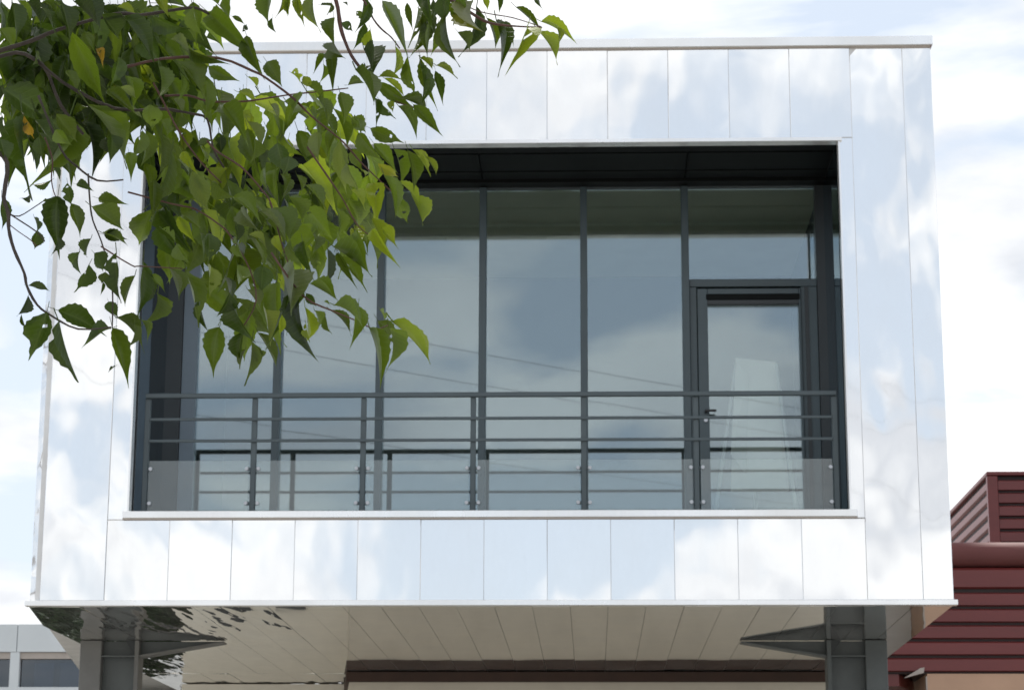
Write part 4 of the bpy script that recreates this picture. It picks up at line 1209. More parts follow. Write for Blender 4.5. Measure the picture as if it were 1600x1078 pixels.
-1.015 -14.879 3.399 0.066 0.017 -0.027 0.028 0.15 0
-0.602 -14.825 2.976 -0.044 0.000 -0.091 0.046 -0.20 1
-0.989 -14.954 3.341 0.006 0.090 -0.056 0.041 -1.04 1
-0.670 -14.661 2.910 0.044 -0.009 -0.047 0.028 0.27 1
-0.773 -14.997 2.870 -0.016 -0.006 -0.090 0.042 -0.55 1
-0.552 -14.660 3.045 0.045 0.054 -0.080 0.052 -0.59 1
-0.929 -14.983 3.159 0.028 0.004 -0.062 0.029 0.87 0
-0.952 -14.689 3.161 0.016 0.004 -0.095 0.039 0.45 0
-0.801 -14.639 2.936 0.027 0.011 -0.104 0.041 0.36 1
-0.858 -14.954 3.107 0.023 -0.001 -0.073 0.028 0.42 1
-1.081 -15.018 3.286 0.026 0.034 -0.042 0.026 0.47 0
-0.719 -14.935 2.862 -0.018 0.006 -0.101 0.050 -1.21 1
-0.884 -14.894 2.947 0.076 -0.042 -0.101 0.043 0.63 0
-0.560 -14.814 3.014 0.002 0.008 -0.072 0.030 0.55 1
-0.831 -14.832 2.926 -0.004 -0.015 -0.106 0.049 -0.63 1
-0.863 -14.916 3.061 0.055 0.048 -0.059 0.035 -0.66 0
-0.713 -14.935 2.754 0.072 0.037 -0.069 0.053 1.07 1
-0.971 -14.612 3.210 0.049 0.019 -0.060 0.032 0.07 2
-1.148 -14.877 3.367 -0.018 -0.046 -0.092 0.036 -0.45 0
-0.650 -14.917 2.875 0.018 0.038 -0.049 0.024 -0.52 1
-1.228 -14.733 3.235 0.054 -0.003 -0.032 0.023 -0.25 2
-0.589 -14.827 3.087 0.050 0.046 -0.052 0.032 -0.48 1
-0.898 -14.890 3.315 0.025 0.034 -0.031 0.023 -1.31 1
-0.649 -14.955 3.069 -0.032 0.006 -0.047 0.025 -0.18 0
-0.626 -14.958 2.780 -0.001 -0.059 -0.124 0.053 0.41 1
-1.010 -14.855 3.235 -0.006 -0.039 -0.068 0.021 -0.76 0
-1.117 -14.637 3.306 -0.058 0.044 -0.062 0.044 -1.39 0
-0.852 -14.986 3.205 0.042 -0.033 -0.104 0.036 0.32 1
-0.830 -15.016 3.022 0.051 0.018 -0.029 0.028 -0.02 1
-0.726 -14.617 3.077 0.034 0.002 -0.044 0.021 0.82 1
-0.641 -15.043 3.069 0.030 0.037 -0.076 0.037 0.92 1
-0.703 -14.750 3.248 0.078 -0.022 -0.085 0.047 -0.80 1
-0.832 -15.001 3.272 0.022 -0.003 -0.061 0.028 -0.17 1
-0.942 -14.935 3.237 0.054 0.039 -0.010 0.032 0.52 2
-1.149 -14.743 3.389 0.009 0.001 -0.058 0.023 0.44 0
-0.798 -14.823 2.868 0.057 -0.055 -0.073 0.029 0.30 1
-0.538 -14.815 2.937 0.058 -0.019 -0.096 0.045 -0.85 1
-1.093 -14.691 3.247 0.068 -0.002 -0.083 0.050 0.06 0
-0.996 -14.969 3.171 0.073 0.019 -0.029 0.038 -0.43 0
-0.574 -14.828 3.126 0.012 0.033 -0.052 0.030 -1.08 2
-0.763 -14.644 3.133 -0.028 -0.015 -0.061 0.026 -0.10 1
-0.866 -14.717 3.449 0.076 0.017 -0.061 0.047 0.17 1
-0.634 -14.915 3.115 0.031 0.021 -0.063 0.031 1.34 1
-0.779 -14.827 2.962 0.077 -0.008 -0.022 0.036 0.68 1
-0.812 -15.045 2.889 0.037 -0.025 -0.056 0.022 0.58 2
-1.243 -14.635 3.432 0.049 0.009 -0.063 0.030 -0.47 0
-0.548 -14.894 3.034 0.011 0.017 -0.097 0.048 0.46 2
-1.139 -14.978 3.301 -0.035 0.015 -0.100 0.041 -0.30 1
-0.651 -14.836 2.931 -0.009 0.014 -0.063 0.026 0.48 1
-0.591 -14.824 3.148 0.032 0.066 -0.043 0.034 0.51 1
-1.045 -14.797 3.214 0.047 0.029 -0.092 0.045 -0.35 0
-0.665 -14.653 2.927 0.004 0.007 -0.071 0.031 -0.13 1
-1.161 -14.892 3.110 0.027 0.027 -0.043 0.025 -0.54 0
-0.737 -14.906 3.102 -0.013 0.019 -0.087 0.035 1.08 1
-1.190 -14.925 3.398 0.034 -0.002 -0.047 0.020 -0.10 1
-0.560 -15.016 2.964 0.036 0.013 -0.055 0.026 0.55 1
-0.534 -14.852 3.181 0.051 0.029 -0.073 0.039 -0.70 1
-0.814 -14.913 2.977 -0.029 0.042 -0.087 0.046 0.10 1
-1.130 -14.618 3.251 0.000 0.022 -0.075 0.030 0.42 0
-0.877 -15.011 3.104 0.060 -0.100 -0.140 0.045 0.15 1
-0.726 -14.863 2.879 0.012 -0.087 -0.127 0.042 -0.61 1
-0.877 -14.726 3.069 -0.022 -0.086 -0.117 0.048 0.59 1
-1.146 -14.751 3.456 0.006 0.025 -0.059 0.027 0.72 0
-0.716 -14.642 2.973 0.018 -0.014 -0.060 0.027 0.20 1
-1.110 -14.914 3.118 0.022 -0.031 -0.089 0.033 0.28 1
-0.981 -14.870 3.235 0.040 -0.031 -0.090 0.039 0.74 2
-0.908 -14.833 3.389 0.072 0.040 -0.063 0.044 0.69 1
-0.671 -14.943 2.930 0.000 -0.027 -0.062 0.023 -0.37 1
-0.946 -14.940 3.353 0.073 -0.007 -0.032 0.030 -0.04 1
-0.680 -14.952 2.723 -0.020 0.002 -0.095 0.044 -0.09 1
-1.055 -14.761 3.299 0.031 -0.009 -0.071 0.026 0.25 0
-0.691 -14.721 2.973 0.005 0.015 -0.085 0.039 -0.31 1
-0.772 -14.782 2.867 0.017 -0.007 -0.055 0.024 0.45 1
-1.176 -14.673 3.196 0.077 -0.006 -0.040 0.031 0.87 1
-0.916 -14.916 3.195 -0.015 -0.009 -0.096 0.044 -0.48 1
-0.630 -14.928 2.804 0.042 0.010 -0.071 0.035 0.03 2
-0.602 -15.018 3.015 -0.063 0.035 -0.028 0.033 -0.54 1
-1.095 -14.627 3.419 0.017 -0.015 -0.128 0.051 0.59 1
-0.723 -14.772 2.764 0.102 0.014 -0.035 0.049 -0.80 1
-0.823 -14.747 3.030 0.051 0.053 -0.081 0.052 -0.06 1
-0.691 -14.974 3.095 0.021 -0.023 -0.087 0.038 0.65 1
-0.552 -14.627 3.186 -0.021 -0.029 -0.125 0.044 -1.12 1
-0.580 -15.029 2.997 0.090 -0.056 -0.069 0.045 0.10 2
-0.771 -15.001 2.917 0.018 -0.033 -0.102 0.040 0.81 1
-0.861 -14.751 3.175 -0.019 -0.022 -0.119 0.048 -0.74 1
-0.698 -14.665 2.935 0.046 -0.023 -0.091 0.043 1.73 1
-0.796 -15.032 2.998 -0.006 -0.011 -0.088 0.033 -0.70 1
-0.905 -14.938 3.287 0.050 -0.053 -0.085 0.034 0.53 0
-0.586 -14.723 3.131 0.023 0.061 -0.046 0.033 -0.85 1
-0.961 -14.676 3.430 -0.011 0.011 -0.088 0.034 -0.25 1
-0.703 -14.829 3.080 0.022 0.012 -0.073 0.030 0.09 1
-0.705 -14.964 3.183 -0.007 0.023 -0.047 0.026 0.25 1
-0.755 -14.622 3.082 0.029 -0.019 -0.086 0.039 -0.51 2
-0.735 -14.959 2.996 0.024 0.000 -0.087 0.033 -0.43 1
-0.691 -14.678 3.272 0.020 0.030 -0.102 0.054 0.10 1
-0.628 -14.955 3.072 -0.047 -0.016 -0.082 0.038 1.26 1
-0.716 -14.792 2.908 -0.027 0.005 -0.110 0.055 -1.02 0
-0.666 -14.642 2.943 0.030 0.022 -0.101 0.053 -0.27 1
-0.934 -14.818 3.424 0.056 -0.042 -0.124 0.048 -0.51 1
-0.728 -14.665 3.017 -0.011 -0.017 -0.061 0.022 -0.12 1
-0.871 -14.697 3.096 0.084 0.055 -0.024 0.043 -0.54 1
-0.562 -15.007 3.122 0.043 -0.040 -0.069 0.031 -0.25 1
-0.740 -14.636 3.249 -0.003 -0.018 -0.085 0.030 0.26 2
-0.841 -14.751 3.342 0.010 0.012 -0.066 0.029 0.02 1
-0.624 -14.608 3.309 0.065 0.061 -0.062 0.048 0.24 1
-1.218 -14.952 3.376 0.012 0.010 -0.084 0.036 -0.90 0
-0.771 -14.881 3.020 0.027 0.039 -0.049 0.028 0.02 1
-0.701 -14.914 3.176 0.083 0.056 -0.021 0.041 0.16 2
-0.722 -14.784 3.059 -0.014 -0.023 -0.085 0.031 1.45 0
-1.132 -14.978 3.321 0.071 -0.007 -0.033 0.032 1.10 0
-0.935 -14.835 3.317 -0.035 -0.038 -0.115 0.052 -0.48 0
-0.894 -14.824 3.220 -0.011 -0.023 -0.061 0.025 0.83 0
-0.503 -14.941 2.996 0.035 0.009 -0.054 0.025 0.57 1
-0.692 -14.766 3.046 0.045 0.013 -0.055 0.032 -0.20 0
-1.112 -14.911 3.122 0.089 -0.053 -0.099 0.043 -0.76 1
-0.852 -14.878 3.137 0.022 0.030 -0.053 0.027 0.40 2
-0.728 -14.625 3.172 0.053 -0.075 -0.124 0.049 0.01 1
-0.701 -14.848 3.211 0.049 -0.007 -0.029 0.026 0.09 1
-0.935 -14.941 3.170 0.068 0.049 -0.055 0.039 -0.04 1
-1.148 -14.919 3.288 0.034 0.028 -0.099 0.053 1.00 0
-0.549 -14.631 3.063 0.022 0.004 -0.059 0.029 1.05 2
-0.829 -14.712 2.938 0.035 0.012 -0.061 0.035 0.39 1
-1.082 -15.011 3.109 0.067 -0.027 -0.097 0.050 0.06 1
-0.707 -14.851 2.989 0.085 -0.003 -0.075 0.053 -0.45 1
-0.959 -14.894 3.292 0.008 0.029 -0.056 0.031 -0.92 1
-1.073 -14.819 3.208 -0.001 -0.035 -0.080 0.032 -0.45 1
-0.969 -14.800 3.330 0.008 -0.020 -0.073 0.026 0.34 2
-0.766 -14.611 3.289 0.014 0.112 -0.061 0.045 -0.61 1
-1.214 -14.723 3.408 0.014 -0.000 -0.073 0.032 0.33 1
-0.570 -14.985 3.030 0.040 -0.014 -0.042 0.025 0.27 0
-0.461 -14.838 3.093 0.028 -0.021 -0.064 0.025 -0.35 1
-0.923 -14.802 3.216 0.038 0.011 -0.079 0.041 0.25 1
-0.845 -14.719 3.183 0.030 -0.025 -0.093 0.038 0.77 1
-0.705 -14.914 3.009 0.036 0.019 -0.031 0.025 -0.88 1
-1.155 -14.991 3.225 0.037 -0.040 -0.090 0.035 0.25 0
-0.813 -14.750 3.121 0.081 -0.055 -0.094 0.049 -0.23 0
-0.553 -14.681 3.103 0.070 0.015 -0.083 0.049 -0.41 2
-0.888 -14.928 2.969 0.056 -0.015 -0.046 0.028 0.10 0
-1.043 -14.615 3.244 0.015 -0.008 -0.070 0.025 -0.65 1
-0.596 -14.684 3.065 -0.015 0.046 -0.045 0.027 0.44 1
-0.812 -14.807 3.231 0.038 -0.017 -0.052 0.025 0.71 1
-1.168 -14.812 3.402 -0.012 0.059 -0.081 0.046 -0.21 0
-0.709 -15.047 2.912 0.032 0.027 -0.081 0.040 0.61 1
-0.702 -14.838 2.828 0.038 0.009 -0.072 0.040 0.14 1
-0.556 -14.822 2.989 -0.083 0.006 -0.026 0.034 -0.74 0
-0.718 -14.932 2.883 0.102 -0.023 -0.056 0.050 -0.21 1
-0.616 -14.914 2.856 0.074 -0.030 -0.024 0.035 0.44 1
-1.133 -14.966 3.280 -0.010 0.027 -0.068 0.033 -0.07 0
-0.746 -14.607 2.950 0.053 0.019 -0.034 0.028 -0.72 1
-0.729 -14.726 2.902 0.039 0.013 -0.081 0.035 0.09 1
-0.558 -14.848 3.173 0.041 -0.042 -0.067 0.024 -0.11 1
-0.558 -15.013 2.955 0.006 0.002 -0.060 0.026 -0.78 1
-0.628 -14.767 2.924 0.046 0.026 -0.071 0.034 0.24 2
-0.607 -14.917 3.178 -0.018 -0.019 -0.072 0.025 -0.42 1
-0.754 -14.711 2.859 -0.093 -0.020 -0.034 0.046 -0.93 1
-0.827 -14.673 3.290 0.012 0.000 -0.090 0.036 0.31 1
-0.856 -14.724 3.307 0.005 -0.017 -0.115 0.045 -0.89 1
-0.700 -14.644 3.194 0.019 -0.007 -0.097 0.042 0.10 0
-0.951 -14.730 3.104 0.033 -0.013 -0.068 0.027 -0.04 1
-0.706 -14.847 3.101 -0.003 -0.007 -0.062 0.026 -0.07 1
-0.566 -14.940 3.082 0.075 -0.050 -0.047 0.029 -0.94 1
-0.905 -14.948 3.292 0.097 -0.017 -0.057 0.045 0.19 1
-0.669 -14.842 2.976 0.022 -0.010 -0.088 0.039 1.06 1
-0.607 -14.847 3.133 0.042 -0.035 -0.100 0.037 0.07 1
-0.886 -14.984 3.125 0.036 -0.036 -0.085 0.036 -0.48 1
-0.660 -15.009 2.911 0.054 0.045 -0.044 0.036 -0.73 1
-0.858 -14.687 3.041 0.096 -0.045 -0.074 0.044 -0.83 2
-1.062 -14.910 3.345 -0.001 0.001 -0.070 0.030 -0.47 1
-1.125 -14.708 3.418 0.053 -0.040 -0.068 0.031 -0.23 0
-0.945 -14.801 3.185 0.029 0.010 -0.058 0.032 -1.16 0
-0.614 -14.916 2.958 0.009 0.026 -0.101 0.047 -0.67 1
-0.896 -14.723 2.951 0.009 0.021 -0.102 0.040 0.31 1
-0.474 -14.997 2.898 0.075 0.110 -0.031 0.047 0.21 1
-1.042 -14.752 3.319 0.021 0.010 -0.087 0.036 -1.27 1
-0.574 -14.863 3.193 -0.007 0.033 -0.064 0.031 0.21 1
-0.593 -14.896 3.035 0.068 0.013 -0.054 0.044 -0.36 1
-0.555 -15.020 2.907 0.025 0.049 -0.086 0.042 0.16 1
-0.602 -14.767 3.037 0.071 -0.061 -0.114 0.050 -1.04 0
-0.803 -14.678 3.190 -0.013 0.029 -0.086 0.046 -0.38 1
-1.131 -14.837 3.313 0.031 0.014 -0.080 0.035 -0.64 0
-1.208 -14.795 3.320 -0.016 -0.001 -0.054 0.026 0.09 0
-0.850 -14.931 3.319 -0.035 0.033 -0.069 0.032 -0.49 1
-0.744 -14.878 2.797 0.005 0.063 -0.057 0.028 -0.60 1
-1.101 -14.904 3.168 0.007 -0.047 -0.126 0.047 0.19 1
-1.059 -14.873 3.258 0.069 -0.009 -0.092 0.050 -0.14 1
-1.242 -14.618 3.392 0.059 0.036 -0.036 0.039 -0.81 1
-0.534 -14.764 3.069 0.033 -0.063 -0.082 0.026 0.78 1
-1.222 -14.813 3.406 0.039 -0.005 -0.046 0.023 -0.48 0
-0.914 -14.777 3.269 -0.044 0.013 -0.083 0.047 -0.72 1
-1.177 -14.852 3.215 0.049 0.005 -0.041 0.030 -0.31 0
-1.158 -14.894 3.106 -0.026 0.018 -0.061 0.027 0.12 1
-0.926 -14.983 3.303 0.014 0.023 -0.057 0.028 0.80 1
-0.765 -14.657 2.918 0.014 -0.019 -0.093 0.036 -0.20 1
-0.629 -14.614 3.136 0.074 0.019 -0.031 0.034 0.93 2
-1.206 -14.945 3.303 0.017 -0.005 -0.103 0.042 0.05 1
-0.836 -15.036 3.000 0.066 -0.044 -0.101 0.046 0.86 1
-0.751 -14.668 2.950 0.007 -0.013 -0.071 0.026 -0.26 1
-0.747 -14.929 2.959 0.061 -0.026 -0.061 0.037 -0.05 1
-0.478 -14.724 3.002 0.013 -0.005 -0.093 0.041 0.22 1
-0.918 -14.964 3.344 0.068 0.022 -0.053 0.035 -0.26 1
-0.857 -14.881 3.215 -0.000 0.083 -0.080 0.044 -0.87 1
-0.488 -15.038 2.993 -0.017 0.052 -0.090 0.040 -0.23 1
-1.122 -14.828 3.416 0.035 0.036 -0.068 0.041 1.10 0
-0.886 -14.847 2.931 0.036 -0.036 -0.091 0.037 0.83 0
-1.063 -15.004 3.241 0.000 -0.067 -0.091 0.025 0.16 0
-0.947 -14.641 3.030 -0.048 0.041 -0.079 0.048 -0.53 1
-0.697 -14.609 3.044 0.059 -0.012 -0.090 0.039 0.41 1
-0.817 -14.743 2.991 0.069 -0.026 -0.100 0.049 0.34 1
-0.648 -14.764 3.026 0.030 0.041 -0.075 0.042 -0.20 0"""
BRANCHES = [
    (0.012, 0.0025, [(-1.614, -15.300, 2.930), (-1.355, -15.300, 3.055), (-1.188, -15.300, 3.118), (-1.116, -15.300, 3.143), (-1.056, -15.300, 3.163), (-1.005, -15.300, 3.185), (-0.897, -15.300, 3.215), (-0.851, -15.300, 3.212), (-0.774, -15.300, 3.224), (-0.745, -15.300, 3.225), (-0.721, -15.300, 3.213)]),
    (0.007, 0.002, [(-1.389, -15.200, 3.091), (-1.168, -15.200, 3.162), (-1.094, -15.200, 3.174), (-1.016, -15.200, 3.114), (-0.914, -15.200, 3.061), (-0.818, -15.200, 3.059), (-0.794, -15.200, 3.055), (-0.764, -15.200, 3.049), (-0.734, -15.200, 3.037), (-0.721, -15.200, 2.979), (-0.699, -15.200, 2.940)]),
    (0.005, 0.0012, [(-0.884, -15.350, 3.083), (-0.794, -15.350, 3.105), (-0.692, -15.350, 3.105), (-0.627, -15.350, 3.079), (-0.601, -15.350, 3.065), (-0.548, -15.350, 3.024), (-0.514, -15.350, 2.989), (-0.461, -15.350, 2.945), (-0.439, -15.350, 2.921), (-0.416, -15.350, 2.894), (-0.362, -15.350, 2.841)]),
    (0.004, 0.0012, [(-0.809, -15.250, 3.068), (-0.764, -15.250, 3.068), (-0.724, -15.250, 3.056), (-0.668, -15.250, 3.055), (-0.639, -15.250, 3.057), (-0.569, -15.250, 3.068), (-0.518, -15.250, 3.073), (-0.458, -15.250, 3.080)]),
    (0.005, 0.0012, [(-0.566, -15.450, 3.355), (-0.493, -15.450, 3.253), (-0.462, -15.450, 3.178), (-0.454, -15.450, 3.136), (-0.448, -15.450, 3.110), (-0.431, -15.450, 3.069), (-0.406, -15.450, 3.035), (-0.372, -15.450, 2.997), (-0.350, -15.450, 2.981), (-0.312, -15.450, 2.967)]),
    (0.0035, 0.0012, [(-0.499, -15.400, 3.275), (-0.426, -15.400, 3.210), (-0.398, -15.400, 3.160), (-0.382, -15.400, 3.139), (-0.364, -15.400, 3.123), (-0.348, -15.400, 3.101)]),
    (0.005, 0.001, [(-0.465, -15.500, 3.344), (-0.324, -15.500, 3.230), (-0.265, -15.500, 3.167), (-0.230, -15.500, 3.142), (-0.189, -15.500, 3.114), (-0.161, -15.500, 3.106), (-0.122, -15.500, 3.102), (-0.084, -15.500, 3.100)]),
    (0.002, 0.001, [(-0.257, -15.450, 3.182), (-0.210, -15.450, 3.156), (-0.181, -15.450, 3.147), (-0.139, -15.450, 3.139), (-0.087, -15.450, 3.121)]),
    (0.0035, 0.0015, [(-0.821, -15.300, 3.076), (-0.787, -15.300, 3.012), (-0.770, -15.300, 2.981), (-0.743, -15.300, 2.941), (-0.718, -15.300, 2.910), (-0.686, -15.300, 2.878)]),
    (0.0035, 0.0012, [(-0.706, -15.350, 2.943), (-0.687, -15.350, 2.922), (-0.640, -15.350, 2.891), (-0.600, -15.350, 2.845), (-0.584, -15.350, 2.820), (-0.563, -15.350, 2.746), (-0.550, -15.350, 2.709)]),
    (0.003, 0.0012, [(-0.860, -15.300, 2.861), (-0.775, -15.300, 2.837), (-0.733, -15.300, 2.827), (-0.690, -15.300, 2.799), (-0.667, -15.300, 2.777), (-0.628, -15.300, 2.712), (-0.614, -15.300, 2.651), (-0.636, -15.300, 2.602)]),
    (0.003, 0.001, [(-0.514, -15.400, 2.913), (-0.463, -15.400, 2.838), (-0.445, -15.400, 2.810), (-0.421, -15.400, 2.766), (-0.399, -15.400, 2.746)]),
    (0.005, 0.0014, [(-1.168, -15.500, 2.921), (-1.073, -15.500, 2.884), (-1.036, -15.500, 2.855), (-1.038, -15.500, 2.791), (-1.028, -15.500, 2.760), (-1.026, -15.500, 2.732), (-1.015, -15.500, 2.695), (-0.994, -15.500, 2.651), (-0.988, -15.500, 2.627), (-0.968, -15.500, 2.593), (-0.940, -15.500, 2.572), (-0.894, -15.500, 2.549), (-0.836, -15.500, 2.552)]),
    (0.002, 0.001, [(-1.028, -15.500, 2.760), (-1.009, -15.500, 2.755), (-0.982, -15.500, 2.772), (-0.968, -15.500, 2.782)]),
    (0.0022, 0.001, [(-1.023, -15.500, 2.757), (-0.976, -15.500, 2.726), (-0.961, -15.500, 2.708)]),
    (0.004, 0.0015, [(-1.025, -15.350, 3.034), (-0.977, -15.350, 2.928), (-0.947, -15.350, 2.896), (-0.907, -15.350, 2.868), (-0.859, -15.350, 2.869)]),
    (0.003, 0.0012, [(-0.913, -15.400, 2.865), (-0.907, -15.400, 2.810), (-0.900, -15.400, 2.776), (-0.883, -15.400, 2.737), (-0.867, -15.400, 2.686), (-0.858, -15.400, 2.638), (-0.856, -15.400, 2.577)]),
    (0.0025, 0.001, [(-0.996, -15.400, 2.935), (-0.980, -15.400, 2.893), (-0.980, -15.400, 2.855), (-0.970, -15.400, 2.821), (-0.948, -15.400, 2.794)]),
    (0.0025, 0.001, [(-0.872, -15.450, 2.713), (-0.816, -15.450, 2.678), (-0.799, -15.450, 2.676), (-0.724, -15.450, 2.671)]),
    (0.003, 0.001, [(-0.559, -15.500, 2.685), (-0.502, -15.500, 2.607), (-0.451, -15.500, 2.580), (-0.404, -15.500, 2.560), (-0.375, -15.500, 2.546), (-0.352, -15.500, 2.553)]),
    (0.006, 0.003, [(-1.094, -15.100, 3.199), (-1.073, -15.100, 3.171), (-1.044, -15.100, 3.104), (-0.997, -15.100, 3.044)]),
    (0.0015, 0.0008, [(-1.027, -15.500, 2.741), (-1.009, -15.500, 2.727), (-0.986, -15.500, 2.711), (-0.974, -15.500, 2.699)]),
]

TONES = [(0.029, 0.053, 0.012), (0.064, 0.102, 0.017), (0.140, 0.190, 0.025), (0.20, 0.13, 0.03), (0.14, 0.160, 0.035), (0.088, 0.122, 0.058)]  # darkest tone paints in crown shade, greyish last tone paints leaf sheen

def leaf_material():
    m, nt, b = new_mat('cherry_leaf')
    N = nt.nodes
    oi = N.new('ShaderNodeObjectInfo')
    at = N.new('ShaderNodeAttribute'); at.attribute_name = 'tone'; at.attribute_type = 'GEOMETRY'
    # leaf objects carry their tone as object colour, the joined foliage as a mesh attribute; 'is_joined' selects
    ij = N.new('ShaderNodeAttribute'); ij.attribute_name = 'is_joined'; ij.attribute_type = 'GEOMETRY'
    pick = N.new('ShaderNodeMix'); pick.data_type = 'RGBA'
    nt.links.new(ij.outputs['Fac'], pick.inputs[0])
    nt.links.new(oi.outputs['Color'], pick.inputs[6]); nt.links.new(at.outputs['Color'], pick.inputs[7])
    hs = N.new('ShaderNodeHueSaturation')
    mr = N.new('ShaderNodeMapRange'); mr.inputs[3].default_value = 0.7; mr.inputs[4].default_value = 1.35
    nt.links.new(oi.outputs['Random'], mr.inputs[0]); nt.links.new(mr.outputs[0], hs.inputs['Value'])
    nt.links.new(pick.outputs[2], hs.inputs['Color'])
    # veins in the blade's own frame (stored per vertex)
    uv = N.new('ShaderNodeAttribute'); uv.attribute_name = 'blade'; uv.attribute_type = 'GEOMETRY'
    sp = N.new('ShaderNodeSeparateXYZ'); nt.links.new(uv.outputs['Vector'], sp.inputs[0])
    ab = N.new('ShaderNodeMath'); ab.operation = 'ABSOLUTE'; nt.links.new(sp.outputs[0], ab.inputs[0])
    sl = N.new('ShaderNodeMath'); sl.operation = 'MULTIPLY_ADD'; sl.inputs[1].default_value = -0.45
    nt.links.new(ab.outputs[0], sl.inputs[0]); nt.links.new(sp.outputs[1], sl.inputs[2])
    fr = N.new('ShaderNodeMath'); fr.operation = 'MULTIPLY'; fr.inputs[1].default_value = 62
    nt.links.new(sl.outputs[0], fr.inputs[0])
    sn = N.new('ShaderNodeMath'); sn.operation = 'SINE'; nt.links.new(fr.outputs[0], sn.inputs[0])
    vr = N.new('ShaderNodeMapRange'); vr.inputs[1].default_value = 0.75; vr.inputs[2].default_value = 1.0
    nt.links.new(sn.outputs[0], vr.inputs[0])
    rb = N.new('ShaderNodeMapRange'); rb.inputs[1].default_value = 0.06; rb.inputs[2].default_value = 0.0
    nt.links.new(ab.outputs[0], rb.inputs[0])
    mxv = N.new('ShaderNodeMath'); mxv.operation = 'MAXIMUM'
    sc = N.new('ShaderNodeMath'); sc.operation = 'MULTIPLY'; sc.inputs[1].default_value = 0.4
    nt.links.new(vr.outputs[0], sc.inputs[0]); nt.links.new(sc.outputs[0], mxv.inputs[0]); nt.links.new(rb.outputs[0], mxv.inputs[1])
    blotch = noise(nt, 55, 4, 0.6, seed_from_object=True)
    bl = N.new('ShaderNodeMapRange'); bl.inputs[3].default_value = 0.72; bl.inputs[4].default_value = 1.25
    nt.links.new(blotch.outputs['Fac'], bl.inputs[0])
    mu = N.new('ShaderNodeMix'); mu.data_type = 'RGBA'; mu.blend_type = 'MULTIPLY'; mu.inputs[0].default_value = 1
    nt.links.new(hs.outputs[0], mu.inputs[6]); nt.links.new(bl.outputs[0], mu.inputs[7])
    lite = N.new('ShaderNodeMix'); lite.data_type = 'RGBA'
    vs = N.new('ShaderNodeMath'); vs.operation = 'MULTIPLY'; vs.inputs[1].default_value = 0.5
    nt.links.new(mxv.outputs[0], vs.inputs[0]); nt.links.new(vs.outputs[0], lite.inputs[0])
    nt.links.new(mu.outputs[2], lite.inputs[6]); lite.inputs[7].default_value = (0.16, 0.22, 0.06, 1)
    nt.links.new(lite.outputs[2], b.inputs['Base Color'])
    b.inputs['Roughness'].default_value = 0.36
    b.inputs['Specular IOR Level'].default_value = 0.6
    bp = N.new('ShaderNodeBump'); bp.inputs['Strength'].default_value = 0.5; bp.inputs['Distance'].default_value = 0.0015
    bp.invert = True
    nt.links.new(mxv.outputs[0], bp.inputs['Height']); nt.links.new(bp.outputs[0], b.inputs['Normal'])
    tr = N.new('ShaderNodeBsdfTranslucent')
    g2 = N.new('ShaderNodeMix'); g2.data_type = 'RGBA'; g2.blend_type = 'MULTIPLY'; g2.inputs[0].default_value = 1
    g2.inputs[7].default_value = (2.3, 2.15, 0.65, 1)
    nt.links.new(mu.outputs[2], g2.inputs[6]); nt.links.new(g2.outputs[2], tr.inputs['Color'])
    ms = N.new('ShaderNodeMixShader'); ms.inputs[0].default_value = 0.46
    nt.links.new(b.outputs[0], ms.inputs[1]); nt.links.new(tr.outputs[0], ms.inputs[2])
    nt.links.new(ms.outputs[0], N['Material Output'].inputs[0])
    return m
M['leaf'] = leaf_material()
M['bark'] = painted('cherry_bark', (0.055, 0.042, 0.035), 0.8, 0.35, 30, 0.6, 80)
M['twig'] = painted('reddish_twig', (0.085, 0.035, 0.024), 0.6, 0.3, 40)

PROFILE = [0.0, 0.24, 0.47, 0.67, 0.82, 0.93, 0.99, 1.0, 0.96, 0.88, 0.76, 0.60, 0.41, 0.23, 0.11, 0.05, 0.0]
def leaf_blade(seed, bend, hook, fold, eaten=0):
    """Ovate, toothed, long-pointed cherry leaf: unit length along +Y, unit width, drooping towards -Z, short stalk at the base."""
    rnd = random.Random(seed)
    n = len(PROFILE)
    verts, faces, bl = [], [], []
    bite = {}
    for k_ in range(int(eaten * 1.6)):
        r_ = rnd.randrange(3, n - 4); sd = rnd.choice((-1.0, 1.0))
        bite[(r_, sd)] = rnd.uniform(.45, .7); bite[(r_ + 1, sd)] = rnd.uniform(.35, .65); bite[(r_ + 2, sd)] = rnd.uniform(.6, .85)
    cols = (-1.0, -0.5, 0.0, 0.5, 1.0)
    for i, p in enumerate(PROFILE):
        t = i / (n - 1)
        y = t
        for c in cols:
            half = 0.5 * p
            if abs(c) == 1.0 and 0 < i < n - 1:
                half *= bite.get((i, c), 1.0) * (1.05 if i % 2 else 0.95) * rnd.uniform(0.97, 1.03)
            xx_ = c * half + hook * t * t
            zz_ = -bend * t * t + fold * abs(c) * half + 0.03 * math.sin(t * 9 + seed) * abs(c)
            verts.append((xx_, y - 0.12 * bend * t * t, zz_)); bl.append((c * half, t, 0))
    k_ = len(cols)
    for i in range(n - 1):
        for j in range(k_ - 1):
            if eaten and 1 < i < n - 4:
                # bites from the margin and holes through the blade
                if j in (1, 2) and rnd.random() < 0.06 * eaten: continue
            a = i * k_ + j
            faces.append([a, a + 1, a + k_ + 1, a + k_])
    # petiole
    s0 = len(verts)
    r = 0.012
    for (yy, zq) in ((-0.20, 0.045), (0.02, 0.0)):
        for (ax, az) in ((-r, 0), (r, 0), (0, r * 1.6)):
            verts.append((ax, yy, zq + az)); bl.append((0, 0, 0))
    for i in range(3):
        faces.append([s0 + i, s0 + (i + 1) % 3, s0 + 3 + (i + 1) % 3, s0 + 3 + i])
    return verts, faces, bl

